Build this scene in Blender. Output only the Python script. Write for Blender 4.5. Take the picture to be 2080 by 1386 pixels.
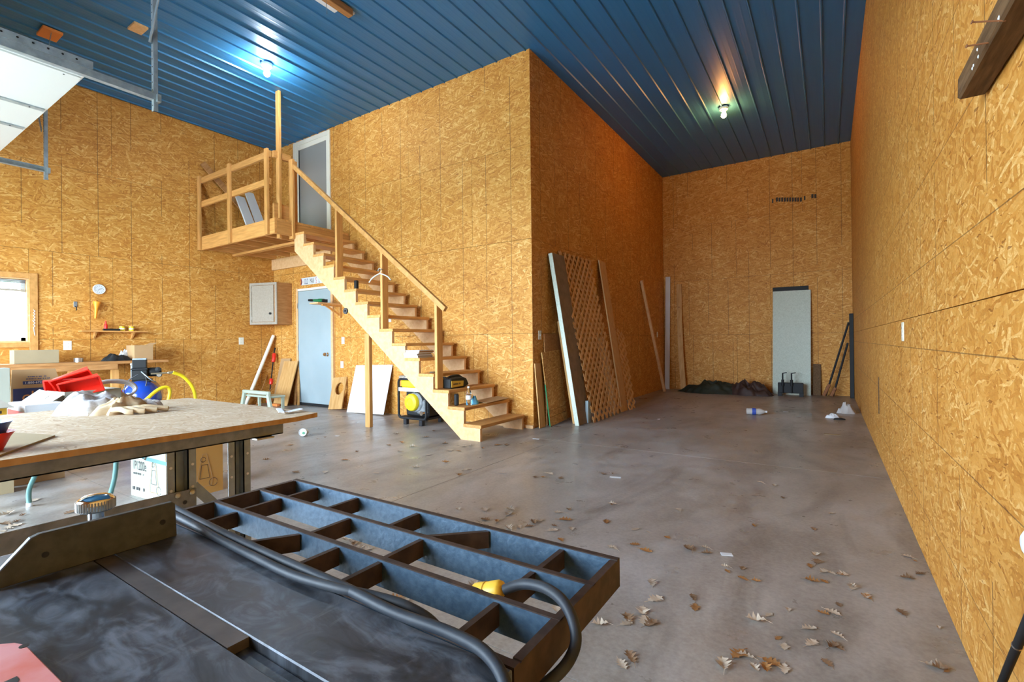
import bpy, math, random
from mathutils import Vector, Matrix, noise
for o in list(bpy.data.objects): bpy.data.objects.remove(o)
random.seed(7)
S = bpy.context.scene
COL = S.collection
# ---------------------------------------------------------------- camera
HC = 1.10666; FPX = 981.934
def _cam_axes(yaw, pitch, roll):
    f = Vector((-math.sin(yaw), math.cos(yaw), 0)); r = Vector((math.cos(yaw), math.sin(yaw), 0)); u = Vector((0, 0, 1))
    f2 = f*math.cos(pitch)+u*math.sin(pitch); u2 = u*math.cos(pitch)-f*math.sin(pitch)
    return r*math.cos(roll)+u2*math.sin(roll), u2*math.cos(roll)-r*math.sin(roll), f2
CR, CU, CF = _cam_axes(*[math.radians(a) for a in (33.22124, 0.1519, -0.64871)])
CP = Vector((0, 0, HC))
cd = bpy.data.cameras.new('camera'); cam = bpy.data.objects.new('camera', cd); COL.objects.link(cam)
cd.sensor_width = 36; cd.lens = FPX/2080*36; cd.clip_start = .02; cd.clip_end = 200
cam.matrix_world = Matrix(((CR.x, CU.x, -CF.x, 0), (CR.y, CU.y, -CF.y, 0), (CR.z, CU.z, -CF.z, HC), (0, 0, 0, 1)))
S.camera = cam
def px(x, y, ax, val):
    """survey helper: the world point seen at photo pixel (x, y) on the plane axis=val"""
    d = CF+CR*((x-1040)/FPX)-CU*((y-693)/FPX); t = (val-CP[ax])/d[ax]
    return CP+d*t
# ---------------------------------------------------------------- room constants (metres)
XR, XB, YF, YB, XL, H, YD = .391, -3.173, 5.328, 11.266, -9.008, 4.88, -2.3
OPEN = [(-8.25, -5.15, 0, 2.75), (-4.8, -2.0, 0, 3.1)]   # overhead-door opening, then an unseen one added for daylight; sized for the light
WIN = (.95, 1.885, 1.18, 2.04)                         # window opening in the left wall (y0,y1,z0,z1)
# ---------------------------------------------------------------- world, daylight, exposure
S.view_settings.view_transform = 'Standard'; S.view_settings.look = 'None'; S.view_settings.gamma = 1
S.view_settings.use_curve_mapping = False; S.view_settings.exposure = 2.14
w = bpy.data.worlds.new('sky'); S.world = w; w.use_nodes = True
bg = w.node_tree.nodes['Background']; bg.inputs[0].default_value = (.64, .82, 1.0, 1); bg.inputs[1].default_value = 9.0
def portal(name, loc, rot, sx, sy):
    l = bpy.data.lights.new(name, 'AREA'); l.shape = 'RECTANGLE'; l.size = sx; l.size_y = sy; l.cycles.is_portal = True
    o = bpy.data.objects.new(name, l); o.location = loc; o.rotation_euler = rot; COL.objects.link(o)
for i, (a, b, c, d) in enumerate(OPEN):
    portal('daylight_portal', ((a+b)/2, YD-.05, (c+d)/2), (math.radians(90), 0, 0), b-a, d-c)
portal('daylight_portal', (XL-.14, (WIN[0]+WIN[1])/2, (WIN[2]+WIN[3])/2), (0, math.radians(-90), 0), WIN[3]-WIN[2], WIN[1]-WIN[0])
# ---------------------------------------------------------------- materials
MATS = {}
def nt(name):
    m = bpy.data.materials.new(name); m.use_nodes = True; t = m.node_tree
    b = t.nodes['Principled BSDF']; MATS[name] = m
    return m, t, b
def N(t, typ, **kw):
    n = t.nodes.new(typ)
    for k, v in kw.items():
        if hasattr(n, k): setattr(n, k, v)
        else: n.inputs[k].default_value = v
    return n
def ramp(t, stops, fac=None, interp='LINEAR'):
    r = t.nodes.new('ShaderNodeValToRGB'); e = r.color_ramp.elements; r.color_ramp.interpolation = interp
    while len(e) < len(stops): e.new(.5)
    for el, (p, c) in zip(e, stops):
        el.position = p; el.color = (*c, 1) if len(c) == 3 else c
    if fac is not None: t.links.new(fac, r.inputs[0])
    return r.outputs[0]
def mixc(t, f, a, b, mode='MIX'):
    n = t.nodes.new('ShaderNodeMix'); n.data_type = 'RGBA'; n.blend_type = mode
    for s, v in ((0, f), (6, a), (7, b)):
        if isinstance(v, bpy.types.NodeSocket): t.links.new(v, n.inputs[s])
        elif isinstance(v, (int, float)): n.inputs[s].default_value = v
        else: n.inputs[s].default_value = (*v, 1)
    return n.outputs[2]
def mth(t, op, a, b=0.0, c=None):
    n = t.nodes.new('ShaderNodeMath'); n.operation = op
    for i, v in enumerate((a, b) if c is None else (a, b, c)):
        if isinstance(v, bpy.types.NodeSocket): t.links.new(v, n.inputs[i])
        else: n.inputs[i].default_value = v
    return n.outputs[0]
def coords(t, rnd=True, mul=23.0):
    tc = t.nodes.new('ShaderNodeTexCoord')
    if not rnd: return tc.outputs['Object']
    oi = t.nodes.new('ShaderNodeObjectInfo')
    v = t.nodes.new('ShaderNodeVectorMath'); v.operation = 'ADD'
    k = mth(t, 'MULTIPLY', oi.outputs['Random'], mul)
    t.links.new(tc.outputs['Object'], v.inputs[0]); t.links.new(k, v.inputs[1])
    return v.outputs[0]
def mapping(t, vec, scale=(1, 1, 1), rot=(0, 0, 0), loc=(0, 0, 0)):
    m = t.nodes.new('ShaderNodeMapping'); m.inputs['Scale'].default_value = scale; m.inputs['Rotation'].default_value = rot; m.inputs['Location'].default_value = loc
    t.links.new(vec, m.inputs['Vector']); return m.outputs[0]
def nz(t, vec, scale, detail=4, rough=.55, dist=0):
    n = t.nodes.new('ShaderNodeTexNoise'); n.inputs['Scale'].default_value = scale; n.inputs['Detail'].default_value = detail
    n.inputs['Roughness'].default_value = rough; n.inputs['Distortion'].default_value = dist
    t.links.new(vec, n.inputs['Vector']); return n.outputs['Fac']
def bump(t, b, h, strength=.3, dist=.002):
    n = t.nodes.new('ShaderNodeBump'); n.inputs['Strength'].default_value = strength; n.inputs['Distance'].default_value = dist
    t.links.new(h, n.inputs['Height']); t.links.new(n.outputs[0], b.inputs['Normal'])
def plain(name, col, rough=.5, metal=0, spec=.5, col2=None, scale=8, stretch=(1, 1, 1), bmp=0, lo=.35, hi=.65, rnd=True, jitter=0, **kw):
    m, t, b = nt(name)
    b.inputs['Roughness'].default_value = rough; b.inputs['Metallic'].default_value = metal; b.inputs['Specular IOR Level'].default_value = spec
    for k, v in kw.items(): b.inputs[k.replace('_', ' ')].default_value = v
    if col2 is None: b.inputs['Base Color'].default_value = (*col, 1)
    else:
        v = mapping(t, coords(t, rnd), stretch); f = nz(t, v, scale, 5)
        c = ramp(t, [(lo, col), (hi, col2)], f)
        if jitter:
            oi = t.nodes.new('ShaderNodeObjectInfo'); k = mth(t, 'MULTIPLY_ADD', oi.outputs['Random'], jitter, 1-jitter/2)
            hs = t.nodes.new('ShaderNodeHueSaturation'); t.links.new(k, hs.inputs['Value']); t.links.new(c, hs.inputs['Color']); c = hs.outputs[0]
        t.links.new(c, b.inputs['Base Color'])
        if bmp: bump(t, b, f, bmp)
    return m
def osb(name, cols, lines=True, hlines=False, plane='xz', rough=.62, vary=.25, size=.9, con=.58):
    m, t, b = nt(name); b.inputs['Roughness'].default_value = rough; b.inputs['Specular IOR Level'].default_value = .3
    raw = coords(t, False); v = coords(t)
    sx = t.nodes.new('ShaderNodeSeparateXYZ'); t.links.new(v, sx.inputs[0])
    cb = t.nodes.new('ShaderNodeCombineXYZ'); t.links.new(sx.outputs[0], cb.inputs[0]); t.links.new(sx.outputs[2 if plane == 'xz' else 1], cb.inputs[1])
    uv = cb.outputs[0]
    wn = t.nodes.new('ShaderNodeTexNoise'); wn.inputs['Scale'].default_value = 9; wn.inputs['Detail'].default_value = 3; t.links.new(uv, wn.inputs['Vector'])
    va = t.nodes.new('ShaderNodeVectorMath'); va.operation = 'MULTIPLY_ADD'; va.inputs[1].default_value = (.05, .05, 0)
    t.links.new(wn.outputs['Color'], va.inputs[0]); t.links.new(uv, va.inputs[2]); uvw = va.outputs[0]
    val = None
    for i, (ang, L, W, th) in enumerate([(15, .15, .034, 0), (-35, .12, .026, .45), (70, .11, .024, .58), (-65, .11, .02, .62), (25, .12, .016, .66), (-12, .13, .014, .72)]):
        mp = mapping(t, uvw, (1/(L*size), 1/(W*size), 1), (0, 0, 0)); 
        rt = mapping(t, uvw, (1, 1, 1), (0, 0, math.radians(ang)), (i*3.7, i*1.3, 0)); t.links.new(rt, mp.node.inputs['Vector'])
        vo = t.nodes.new('ShaderNodeTexVoronoi'); vo.voronoi_dimensions = '2D'; vo.inputs['Scale'].default_value = 1; t.links.new(mp, vo.inputs['Vector'])
        sp = t.nodes.new('ShaderNodeSeparateColor'); t.links.new(vo.outputs['Color'], sp.inputs[0])
        if val is None: val = sp.outputs[0]
        else:
            mk = mth(t, 'GREATER_THAN', sp.outputs[1], th); n = t.nodes.new('ShaderNodeMix'); n.data_type = 'FLOAT'
            t.links.new(mk, n.inputs[0]); t.links.new(val, n.inputs[2]); t.links.new(sp.outputs[0], n.inputs[3]); val = n.outputs[0]
    fine = nz(t, mapping(t, uvw, (38, 120, 1), (0, 0, .3)), 1, 5, .65)
    big = nz(t, uv, 1.3, 3)
    x = mth(t, 'ADD', mth(t, 'MULTIPLY_ADD', val, con, .40-con*.5), mth(t, 'MULTIPLY_ADD', fine, .5, -.12))
    x = mth(t, 'ADD', x, mth(t, 'MULTIPLY_ADD', big, vary, -vary*.5))
    c = ramp(t, [(.10, cols[0]), (.24, cols[1]), (.52, cols[2]), (.74, cols[3]), (.90, cols[4])], x)
    # sparse dark flakes
    dk = nz(t, mapping(t, uvw, (8, 48, 1)), 1, 2); c = mixc(t, mth(t, 'MULTIPLY', mth(t, 'GREATER_THAN', dk, .675), .7), c, cols[0])
    if lines:
        rx = t.nodes.new('ShaderNodeSeparateXYZ'); t.links.new(raw, rx.inputs[0])
        def ln(s, p, wd):
            f = mth(t, 'FRACT', mth(t, 'DIVIDE', mth(t, 'ADD', s, 40.0), p)); return mth(t, 'LESS_THAN', f, wd/p)
        k = ln(rx.outputs[0], .4064, .009)
        br = mth(t, 'GREATER_THAN', nz(t, mapping(t, v, (2.2, 2.2, .8)), 1, 2), .43); k = mth(t, 'MULTIPLY', k, br)
        if hlines: k = mth(t, 'MAXIMUM', k, ln(rx.outputs[2], .4064, .0045))
        c = mixc(t, mth(t, 'MULTIPLY', k, .62), c, (.11, .055, .02))
    t.links.new(c, b.inputs['Base Color']); bump(t, b, x, .25, .002)
    return m
def concrete(name):
    m, t, b = nt(name); v = coords(t, False)
    a = nz(t, v, .55, 5, .6, .6); f = nz(t, v, 5, 6, .65); s = nz(t, mapping(t, v, (1, .35, 1)), 2.2, 4, .6, 1.0); d = nz(t, v, 60, 3)
    c = ramp(t, [(.3, (.20, .155, .12)), (.47, (.34, .295, .25)), (.66, (.50, .475, .455))], a)
    c = mixc(t, .45, c, ramp(t, [(.3, (.20, .17, .145)), (.7, (.43, .395, .36))], f))
    c = mixc(t, mth(t, 'MULTIPLY', ramp(t, [(.47, (0, 0, 0)), (.66, (1, 1, 1))], s), .62), c, (.125, .105, .09))
    w2 = nz(t, mapping(t, v, (1, .5, 1), loc=(3, 7, 0)), 1.1, 4, .6, .8); c = mixc(t, mth(t, 'MULTIPLY', ramp(t, [(.52, (0, 0, 0)), (.70, (1, 1, 1))], w2), .5), c, (.52, .50, .50))
    c = mixc(t, .25, c, ramp(t, [(.3, (.16, .14, .12)), (.7, (.46, .43, .4))], d))
    t.links.new(c, b.inputs['Base Color'])
    t.links.new(ramp(t, [(.3, (.24, .24, .24)), (.7, (.5, .5, .5))], f), b.inputs['Roughness']); b.inputs['Specular IOR Level'].default_value = .45
    bump(t, b, f, .12, .003); return m
OC = [(.22, .065, .009), (.46, .178, .027), (.57, .252, .045), (.65, .322, .076), (.80, .51, .19)]
osb('osb', OC); osb('osb_lined', OC, hlines=True, size=.75, con=.56)
osb('osb_scrap', [(.20, .075, .02), (.38, .17, .04), (.52, .26, .07), (.6, .34, .11), (.7, .46, .2)], lines=False)
osb('osb_table', [(.28, .16, .08), (.44, .30, .18), (.50, .37, .24), (.55, .43, .30), (.64, .53, .40)], lines=False, plane='xy', size=.55)
concrete('concrete')
plain('backing', (.05, .03, .015), .9)
PINE = dict(col2=(.68, .335, .105), scale=3, jitter=.22)
plain('pine', (.52, .245, .065), .55, spec=.35, stretch=(6, 6, 6), **PINE)
plain('pine_x', (.52, .245, .065), .55, spec=.35, stretch=(1.2, 14, 14), **PINE)
plain('pine_y', (.50, .23, .06), .55, spec=.35, stretch=(14, 1.2, 14), **PINE)
plain('pine_z', (.52, .245, .065), .55, spec=.35, stretch=(14, 14, 1.2), **PINE)
plain('pine_pale', (.66, .375, .17), .55, spec=.3, col2=(.74, .46, .235), scale=3, stretch=(8, 8, 8))
plain('fir_dark', (.36, .15, .045), .6, spec=.3, col2=(.48, .23, .08), scale=3, stretch=(12, 2, 12), jitter=.3)
plain('lattice', (.60, .33, .13), .7, spec=.3, col2=(.72, .44, .2), scale=4, stretch=(8, 8, 2), jitter=.25)
plain('plywood', (.50, .26, .08), .6, spec=.3, col2=(.62, .36, .14), scale=2.5, stretch=(10, 10, 1.5))
plain('weathered_oak', (.085, .045, .02), .75, spec=.2, col2=(.17, .095, .045), scale=4, stretch=(20, 2, 20), bmp=.5)
def ceiling_blue():
    m, t, b = nt('blue_steel'); v = coords(t, False)
    b.inputs['Base Color'].default_value = (.03, .165, .35, 1); b.inputs['Metallic'].default_value = .1; b.inputs['Roughness'].default_value = .40
    bump(t, b, nz(t, mapping(t, v, (3, .6, 1)), 1.5, 2), .05, .003)
ceiling_blue()
plain('white_paint', (.66, .67, .68), .45, col2=(.60, .61, .61), scale=3)
plain('door_white', (.60, .62, .60), .4)
plain('blue_paint', (.31, .385, .41), .4, col2=(.35, .42, .44), scale=2)
plain('cream_paint', (.80, .76, .64), .45)
plain('cabinet_grey', (.34, .285, .22), .5, col2=(.40, .335, .265), scale=40)
plain('galv', (.24, .28, .30), .42, .3, col2=(.34, .385, .41), scale=14)
plain('galv_dark', (.165, .175, .18), .5, .2, col2=(.27, .28, .285), scale=18)
plain('gauge_steel', (.06, .064, .064), .48, .2, col2=(.092, .097, .097), scale=60)
plain('bar_steel', (.075, .065, .06), .5, .3, col2=(.12, .10, .09), scale=30)
plain('steel', (.55, .55, .54), .3, .9, col2=(.42, .42, .41), scale=10)
plain('chrome', (.72, .70, .68), .12, 1.0)
plain('zinc', (.62, .55, .38), .35, .9)
def iron_top():
    m, t, b = nt('iron_top'); v = coords(t, False)
    a = nz(t, mapping(t, v, (12, 26, 1), (0, 0, .6)), 1, 6, .62, 1.4); f = nz(t, mapping(t, v, (60, 18, 1), (0, 0, .5)), 1, 4, .6, .6); g = nz(t, v, 5, 3)
    c = ramp(t, [(.3, (.016, .0145, .0145)), (.47, (.05, .055, .066)), (.66, (.15, .17, .20))], a)
    c = mixc(t, mth(t, 'MULTIPLY', ramp(t, [(.5, (0, 0, 0)), (.72, (1, 1, 1))], g), .4), c, (.085, .05, .035))
    c = mixc(t, mth(t, 'MULTIPLY', ramp(t, [(.58, (0, 0, 0)), (.72, (1, 1, 1))], f), .3), c, (.22, .22, .23))
    t.links.new(c, b.inputs['Base Color']); b.inputs['Metallic'].default_value = .35
    t.links.new(ramp(t, [(.3, (.3, .3, .3)), (.7, (.55, .55, .55))], a), b.inputs['Roughness']); bump(t, b, f, .08, .001)
iron_top()
plain('iron_cast', (.045, .088, .14), .46, .2, .6, col2=(.075, .13, .19), scale=120, bmp=.6)  # cast iron with the sky's blue reflection put into its colour
plain('iron_rust', (.036, .022, .017), .6, .2, .4, col2=(.075, .047, .035), scale=40)
plain('black_rubber', (.016, .017, .02), .38, 0, .5)
plain('cord_grey', (.022, .027, .036), .55, 0, .3, col2=(.05, .055, .062), scale=22, lo=.4, hi=.7)
plain('black_plastic', (.014, .014, .014), .55, spec=.3)
plain('dark_steel', (.016, .016, .017), .6, 0, .3)
plain('red_plastic', (.72, .025, .012), .35)
plain('red_faded', (.66, .16, .12), .5, col2=(.70, .30, .30), scale=16)
plain('orange_plastic', (.85, .32, .02), .4)
plain('orange_block', (.70, .22, .05), .6)
plain('yellow_plastic', (.82, .62, .015), .38)
plain('yellow_plug', (.80, .48, .04), .45)
plain('yellow_dull', (.62, .36, .03), .5)
plain('blue_plastic', (.035, .07, .32), .35)
plain('blue_enamel', (.012, .05, .32), .14, 0, .6)
plain('green_plastic', (.02, .20, .07), .4)
plain('green_legs', (.09, .20, .19), .4, .1)
plain('chair_green', (.50, .56, .44), .5)
plain('cardboard', (.42, .25, .12), .75, spec=.2, col2=(.47, .29, .14), scale=3)
plain('cardboard_pale', (.33, .25, .145), .75, spec=.2, col2=(.38, .29, .17), scale=3)
plain('cardboard_grey', (.36, .32, .26), .75, spec=.2)
plain('cardboard_orange', (.50, .26, .07), .75, spec=.2)
plain('carton_white', (.38, .38, .31), .7, spec=.2)
plain('carton_navy', (.022, .035, .13), .6)
plain('tape', (.62, .54, .40), .25)
plain('ink', (.035, .03, .03), .7)
plain('ink_navy', (.03, .045, .15), .6)
plain('ink_orange', (.65, .28, .08), .6)
plain('ink_red', (.6, .03, .05), .6)
plain('ink_white', (.8, .8, .8), .6)
plain('paper', (.68, .69, .71), .6)
plain('label_white', (.85, .85, .85), .5)
plain('towel', (.70, .69, .69), .95, spec=.1, col2=(.50, .47, .45), scale=55, bmp=.9, lo=.3, hi=.55)
plain('canvas_tan', (.46, .33, .19), .9, spec=.1, col2=(.62, .48, .31), scale=14, bmp=.4)
plain('tarp', (.006, .013, .008), .5, col2=(.014, .022, .013), scale=9)
plain('tarp_brown', (.026, .011, .008), .55, col2=(.05, .024, .017), scale=9)
plain('foam', (.58, .63, .54), .8, col2=(.48, .53, .44), scale=60)
plain('foam_face', (.20, .14, .085), .8, col2=(.27, .19, .12), scale=10)
plain('frosted', (.60, .62, .58), .3)
plain('porcelain', (.85, .84, .80), .3)
plain('ivory', (.78, .75, .62), .4)
plain('plastic_bag', (.42, .38, .35), .35)
plain('blue_cloth', (.14, .48, .72), .8)
plain('leaf_brown', (.19, .115, .065), .8, spec=.2, col2=(.28, .17, .10), scale=40, jitter=.5)
plain('leaf_orange', (.27, .115, .035), .8, spec=.2, col2=(.38, .19, .07), scale=40, jitter=.4)
plain('leaf_pale', (.42, .33, .25), .8, spec=.2, col2=(.54, .44, .34), scale=40, jitter=.3)
plain('rust', (.20, .075, .03), .8, col2=(.32, .13, .05), scale=20)
plain('grass', (.10, .16, .05), .9, col2=(.16, .2, .08), scale=2)
plain('driveway', (.46, .45, .43), .8, col2=(.54, .53, .51), scale=1)
def glass(name, col=(1, 1, 1), rough=.0):
    m, t, b = nt(name); b.inputs['Base Color'].default_value = (*col, 1); b.inputs['Transmission Weight'].default_value = 1; b.inputs['Roughness'].default_value = rough; b.inputs['IOR'].default_value = 1.3
glass('clear_plastic', (.94, .95, .97), .08)
def emis(name, col, s):
    m, t, b = nt(name); b.inputs['Base Color'].default_value = (*col, 1); b.inputs['Emission Color'].default_value = (*col, 1); b.inputs['Emission Strength'].default_value = s
emis('bulb_cool', (.85, .95, 1), 220); emis('bulb_warm', (1, .38, .09), 120)
def window_pane():
    m, t, b = nt('window_pane'); t.nodes.remove(b); o = t.nodes['Material Output']
    a = t.nodes.new('ShaderNodeBsdfTransparent'); g = t.nodes.new('ShaderNodeBsdfGlossy'); g.inputs['Roughness'].default_value = .02
    mx = t.nodes.new('ShaderNodeMixShader'); mx.inputs[0].default_value = .07
    t.links.new(a.outputs[0], mx.inputs[1]); t.links.new(g.outputs[0], mx.inputs[2]); t.links.new(mx.outputs[0], o.inputs[0])
window_pane()
def storm_glass():
    m, t, b = nt('storm_glass'); b.inputs['Base Color'].default_value = (.30, .29, .27, 1); b.inputs['Roughness'].default_value = .22; b.inputs['Specular IOR Level'].default_value = .9
storm_glass()
# ---------------------------------------------------------------- mesh helpers
ORG = {}
class MB:
    def __init__(s): s.v = []; s.f = []; s.sm = []
    def add(s, vs, fs, smooth=False):
        n = len(s.v); s.v += [Vector(v) for v in vs]; s.f += [[i+n for i in f] for f in fs]; s.sm += [smooth]*len(fs); return s
    def box(s, a, b):
        (x0, y0, z0), (x1, y1, z1) = a, b
        return s.add([(x0, y0, z0), (x1, y0, z0), (x1, y1, z0), (x0, y1, z0), (x0, y0, z1), (x1, y0, z1), (x1, y1, z1), (x0, y1, z1)],
                     [(3, 2, 1, 0), (4, 5, 6, 7), (0, 1, 5, 4), (1, 2, 6, 5), (2, 3, 7, 6), (3, 0, 4, 7)])
    def loft(s, A, B, smooth=False):
        n = len(A); fs = [tuple(range(n))[::-1], tuple(range(n, 2*n))]+[(i, (i+1) % n, n+(i+1) % n, n+i) for i in range(n)]
        return s.add(list(A)+list(B), fs, smooth)
    def beam(s, p0, p1, w, h, up=(0, 0, 1)):
        p0 = Vector(p0); p1 = Vector(p1); d = (p1-p0).normalized(); u = Vector(up)
        a = d.cross(u)
        if a.length < 1e-4: a = d.cross(Vector((0, 1, 0)))
        a.normalize(); b = a.cross(d).normalized()
        q = [a*(w/2)*i+b*(h/2)*j for i, j in ((-1, -1), (1, -1), (1, 1), (-1, 1))]
        return s.loft([p0+k for k in q], [p1+k for k in q])
    def tube(s, pts, r, seg=8):
        pts = [Vector(p) for p in pts]; n = len(pts); rs = r if isinstance(r, (list, tuple)) else [r]*n
        t0 = (pts[1]-pts[0]).normalized(); a = t0.orthogonal().normalized(); V = []
        for i in range(n):
            t = (pts[min(i+1, n-1)]-pts[max(i-1, 0)]).normalized(); a = (a-t*a.dot(t)).normalized(); b = t.cross(a)
            V += [pts[i]+(a*math.cos(2*math.pi*k/seg)+b*math.sin(2*math.pi*k/seg))*rs[i] for k in range(seg)]
        F = [(i*seg+k, i*seg+(k+1) % seg, (i+1)*seg+(k+1) % seg, (i+1)*seg+k) for i in range(n-1) for k in range(seg)]
        s.add(V, F, True); m = len(s.v)-len(V)
        s.f += [[m+k for k in range(seg)][::-1], [m+(n-1)*seg+k for k in range(seg)]]; s.sm += [False, False]; return s
    def lathe(s, prof, c=(0, 0, 0), ax=(0, 0, 1), seg=20):
        c = Vector(c); z = Vector(ax).normalized(); x = z.orthogonal().normalized(); y = z.cross(x); V = []; n = len(prof)
        for (r, h) in prof: V += [c+z*h+(x*math.cos(2*math.pi*k/seg)+y*math.sin(2*math.pi*k/seg))*max(r, 1e-4) for k in range(seg)]
        F = [(i*seg+k, i*seg+(k+1) % seg, (i+1)*seg+(k+1) % seg, (i+1)*seg+k) for i in range(n-1) for k in range(seg)]
        return s.add(V, F+[tuple(range(seg))[::-1], tuple(range((n-1)*seg, n*seg))], True)
    def xf(s, m):
        s.v = [m @ v for v in s.v]; return s
    def build(s, name, mat, parent=None, label=None, cat=None, group=None, kind=None, bev=0, local=False, org=None):
        if parent is not None: o0 = ORG.get(parent.name, Vector())
        elif local: o0 = Vector()
        elif org is not None: o0 = Vector(org)
        else:
            mn = [min(v[i] for v in s.v) for i in range(3)]; mx = [max(v[i] for v in s.v) for i in range(3)]
            o0 = Vector(((mn[0]+mx[0])/2, (mn[1]+mx[1])/2, mn[2]))
        me = bpy.data.meshes.new(name)
        off = Vector() if local else o0
        me.from_pydata([v-off for v in s.v], [], s.f); me.polygons.foreach_set('use_smooth', s.sm)
        if any(s.sm): me.set_sharp_from_angle(angle=math.radians(38))
        me.materials.append(MATS[mat]); o = bpy.data.objects.new(name, me); COL.objects.link(o)
        if parent is not None: o.parent = parent; ORG[o.name] = o0
        else: o.location = o0; ORG[o.name] = o0
        if bev:
            bm = o.modifiers.new('bevel', 'BEVEL'); bm.width = bev; bm.segments = 1; bm.limit_method = 'ANGLE'; bm.angle_limit = math.radians(50)
        return tag(o, label, cat, group, kind)
def tag(o, label=None, cat=None, group=None, kind=None):
    if label: o['label'] = label
    if cat: o['category'] = cat
    if group: o['group'] = group
    if kind: o['kind'] = kind
    return o
def thing(name, label, cat, loc=(0, 0, 0), group=None, kind=None, mtx=None):
    o = bpy.data.objects.new(name, None); COL.objects.link(o); o.location = loc; o.empty_display_size = .1
    ORG[o.name] = Vector() if mtx is not None else Vector(loc)
    if mtx is not None:
        o.location = mtx.to_translation(); o.rotation_euler = mtx.to_euler()
    return tag(o, label, cat, group, kind)
def copy_tree(o, parent=None):
    c = o.copy(); COL.objects.link(c); c.parent = parent; ORG[c.name] = ORG.get(o.name, Vector())
    for k in list(o.children): copy_tree(k, c)
    return c
def frame(o, xd, zd):
    """matrix with local x along xd, local z along zd"""
    z = Vector(zd).normalized(); x = Vector(xd); x = (x-z*x.dot(z)).normalized(); y = z.cross(x)
    return Matrix(((x.x, y.x, z.x, o[0]), (x.y, y.y, z.y, o[1]), (x.z, y.z, z.z, o[2]), (0, 0, 0, 1)))
def words(s, size, m, mat, parent, name='lettering', align='LEFT', sx=1.0):
    """flat print: local x reading direction, local y up, on matrix m (world, or local to a rotated parent)"""
    cu = bpy.data.curves.new('t', 'FONT'); cu.body = s; cu.size = size; cu.align_x = align
    to = bpy.data.objects.new('t', cu); COL.objects.link(to); bpy.context.view_layer.update()
    me = bpy.data.meshes.new_from_object(to.evaluated_get(bpy.context.evaluated_depsgraph_get())); bpy.data.objects.remove(to)
    o0 = ORG.get(parent.name, Vector())
    for v in me.vertices: v.co = (m @ Vector((v.co.x*sx, v.co.y, 0)))-o0
    me.materials.clear(); me.materials.append(MATS[mat]); o = bpy.data.objects.new(name, me); COL.objects.link(o); o.parent = parent; ORG[o.name] = o0
    return o
def face_m(o, xd, yd):
    x = Vector(xd).normalized(); y = Vector(yd).normalized(); z = x.cross(y)
    return Matrix(((x.x, y.x, z.x, o[0]), (x.y, y.y, z.y, o[1]), (x.z, y.z, z.z, o[2]), (0, 0, 0, 1)))
def cbox(a, b): return MB().box(a, b)
# ================================================================ STRUCTURE
def rects_minus(r, holes):
    out = [r]
    for (a, b, c, d) in holes:
        nx = []
        for (u0, u1, z0, z1) in out:
            if a >= u1 or b <= u0 or c >= z1 or d <= z0: nx.append((u0, u1, z0, z1)); continue
            if u0 < a: nx.append((u0, a, z0, z1))
            if u1 > b: nx.append((b, u1, z0, z1))
            m0, m1 = max(u0, a), min(u1, b)
            if z0 < c: nx.append((m0, m1, z0, c))
            if z1 > d: nx.append((m0, m1, d, z1))
        out = nx
    return [r for r in out if r[1]-r[0] > .03 and r[3]-r[2] > .03]
def sheet_wall(name, label, face, pos, u0, u1, holes=(), mat='osb', off=0.0):
    """OSB sheets laid lengthwise in courses; face = which way the wall looks"""
    rz = {'-y': 0, '+x': math.pi/2, '-x': -math.pi/2, '+y': math.pi}[face]
    mb = MB()
    ends = {'wall_stair': (u0-.09, u1-.013), 'wall_inner': (u0+.013, u1+.09), 'wall_back': (u0-.09, u1+.09), 'wall_right': (u0-.09, u1+.09), 'wall_left': (u0-.09, u1+.09), 'wall_front': (u0-.09, u1+.09)}[name]
    for (a, b, c, d) in rects_minus((*ends, 0, H+.02), holes):
        if face == '-y': mb.box((a, pos+.013, c), (b, pos+.09, d))
        elif face == '+y': mb.box((a, pos-.09, c), (b, pos-.013, d))
        elif face == '+x': mb.box((pos-.09, a, c), (pos-.013, b, d))
        else: mb.box((pos+.013, a, c), (pos+.09, b, d))
    wl = mb.build(name, 'backing', label=label, cat='wall', kind='structure')
    o0 = ORG[wl.name]; G = .0018
    for k in range(4):
        z0, z1 = k*1.22, min(H, (k+1)*1.22); x = u0-((k % 2)*1.22+off) % 2.44
        while x < u1:
            a, b = max(x, u0), min(x+2.44, u1); x += 2.44
            if b-a < .05: continue
            for (p, q, r, t) in rects_minus((a, b, z0, z1), holes):
                L = q-p-2*G; hh = t-r-2*G
                o = MB().box((0, 0, 0), (L, .012, hh)).build('osb_sheet', mat, local=True)
                if face == '-y': lc = (p+G, pos, r+G)
                elif face == '+y': lc = (q-G, pos, r+G)
                elif face == '+x': lc = (pos, p+G, r+G)
                else: lc = (pos, q-G, r+G)
                o.location = Vector(lc)-o0; o.rotation_euler = (0, 0, rz); o.parent = wl
    return wl
sheet_wall('wall_stair', 'bright OSB wall behind the stairs with the blue door', '-y', YF, XL, XB)
sheet_wall('wall_inner', 'shaded orange OSB side wall with lattice leaning on it', '+x', XB, YF, YB, off=.6)
sheet_wall('wall_back', 'OSB end wall of the deep bay behind the white panel', '-y', YB, XB, XR, off=.9)
sheet_wall('wall_right', 'long OSB wall at the right edge of the picture', '-x', XR, YD, YB, mat='osb_lined', off=.4)
sheet_wall('wall_left', 'OSB wall with the window and clock at the left', '+x', XL, YD, YF, holes=[WIN], off=1.0)
sheet_wall('wall_front', 'OSB wall with the overhead door openings behind the viewpoint', '+y', YD, XL, XR, holes=OPEN)
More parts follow.
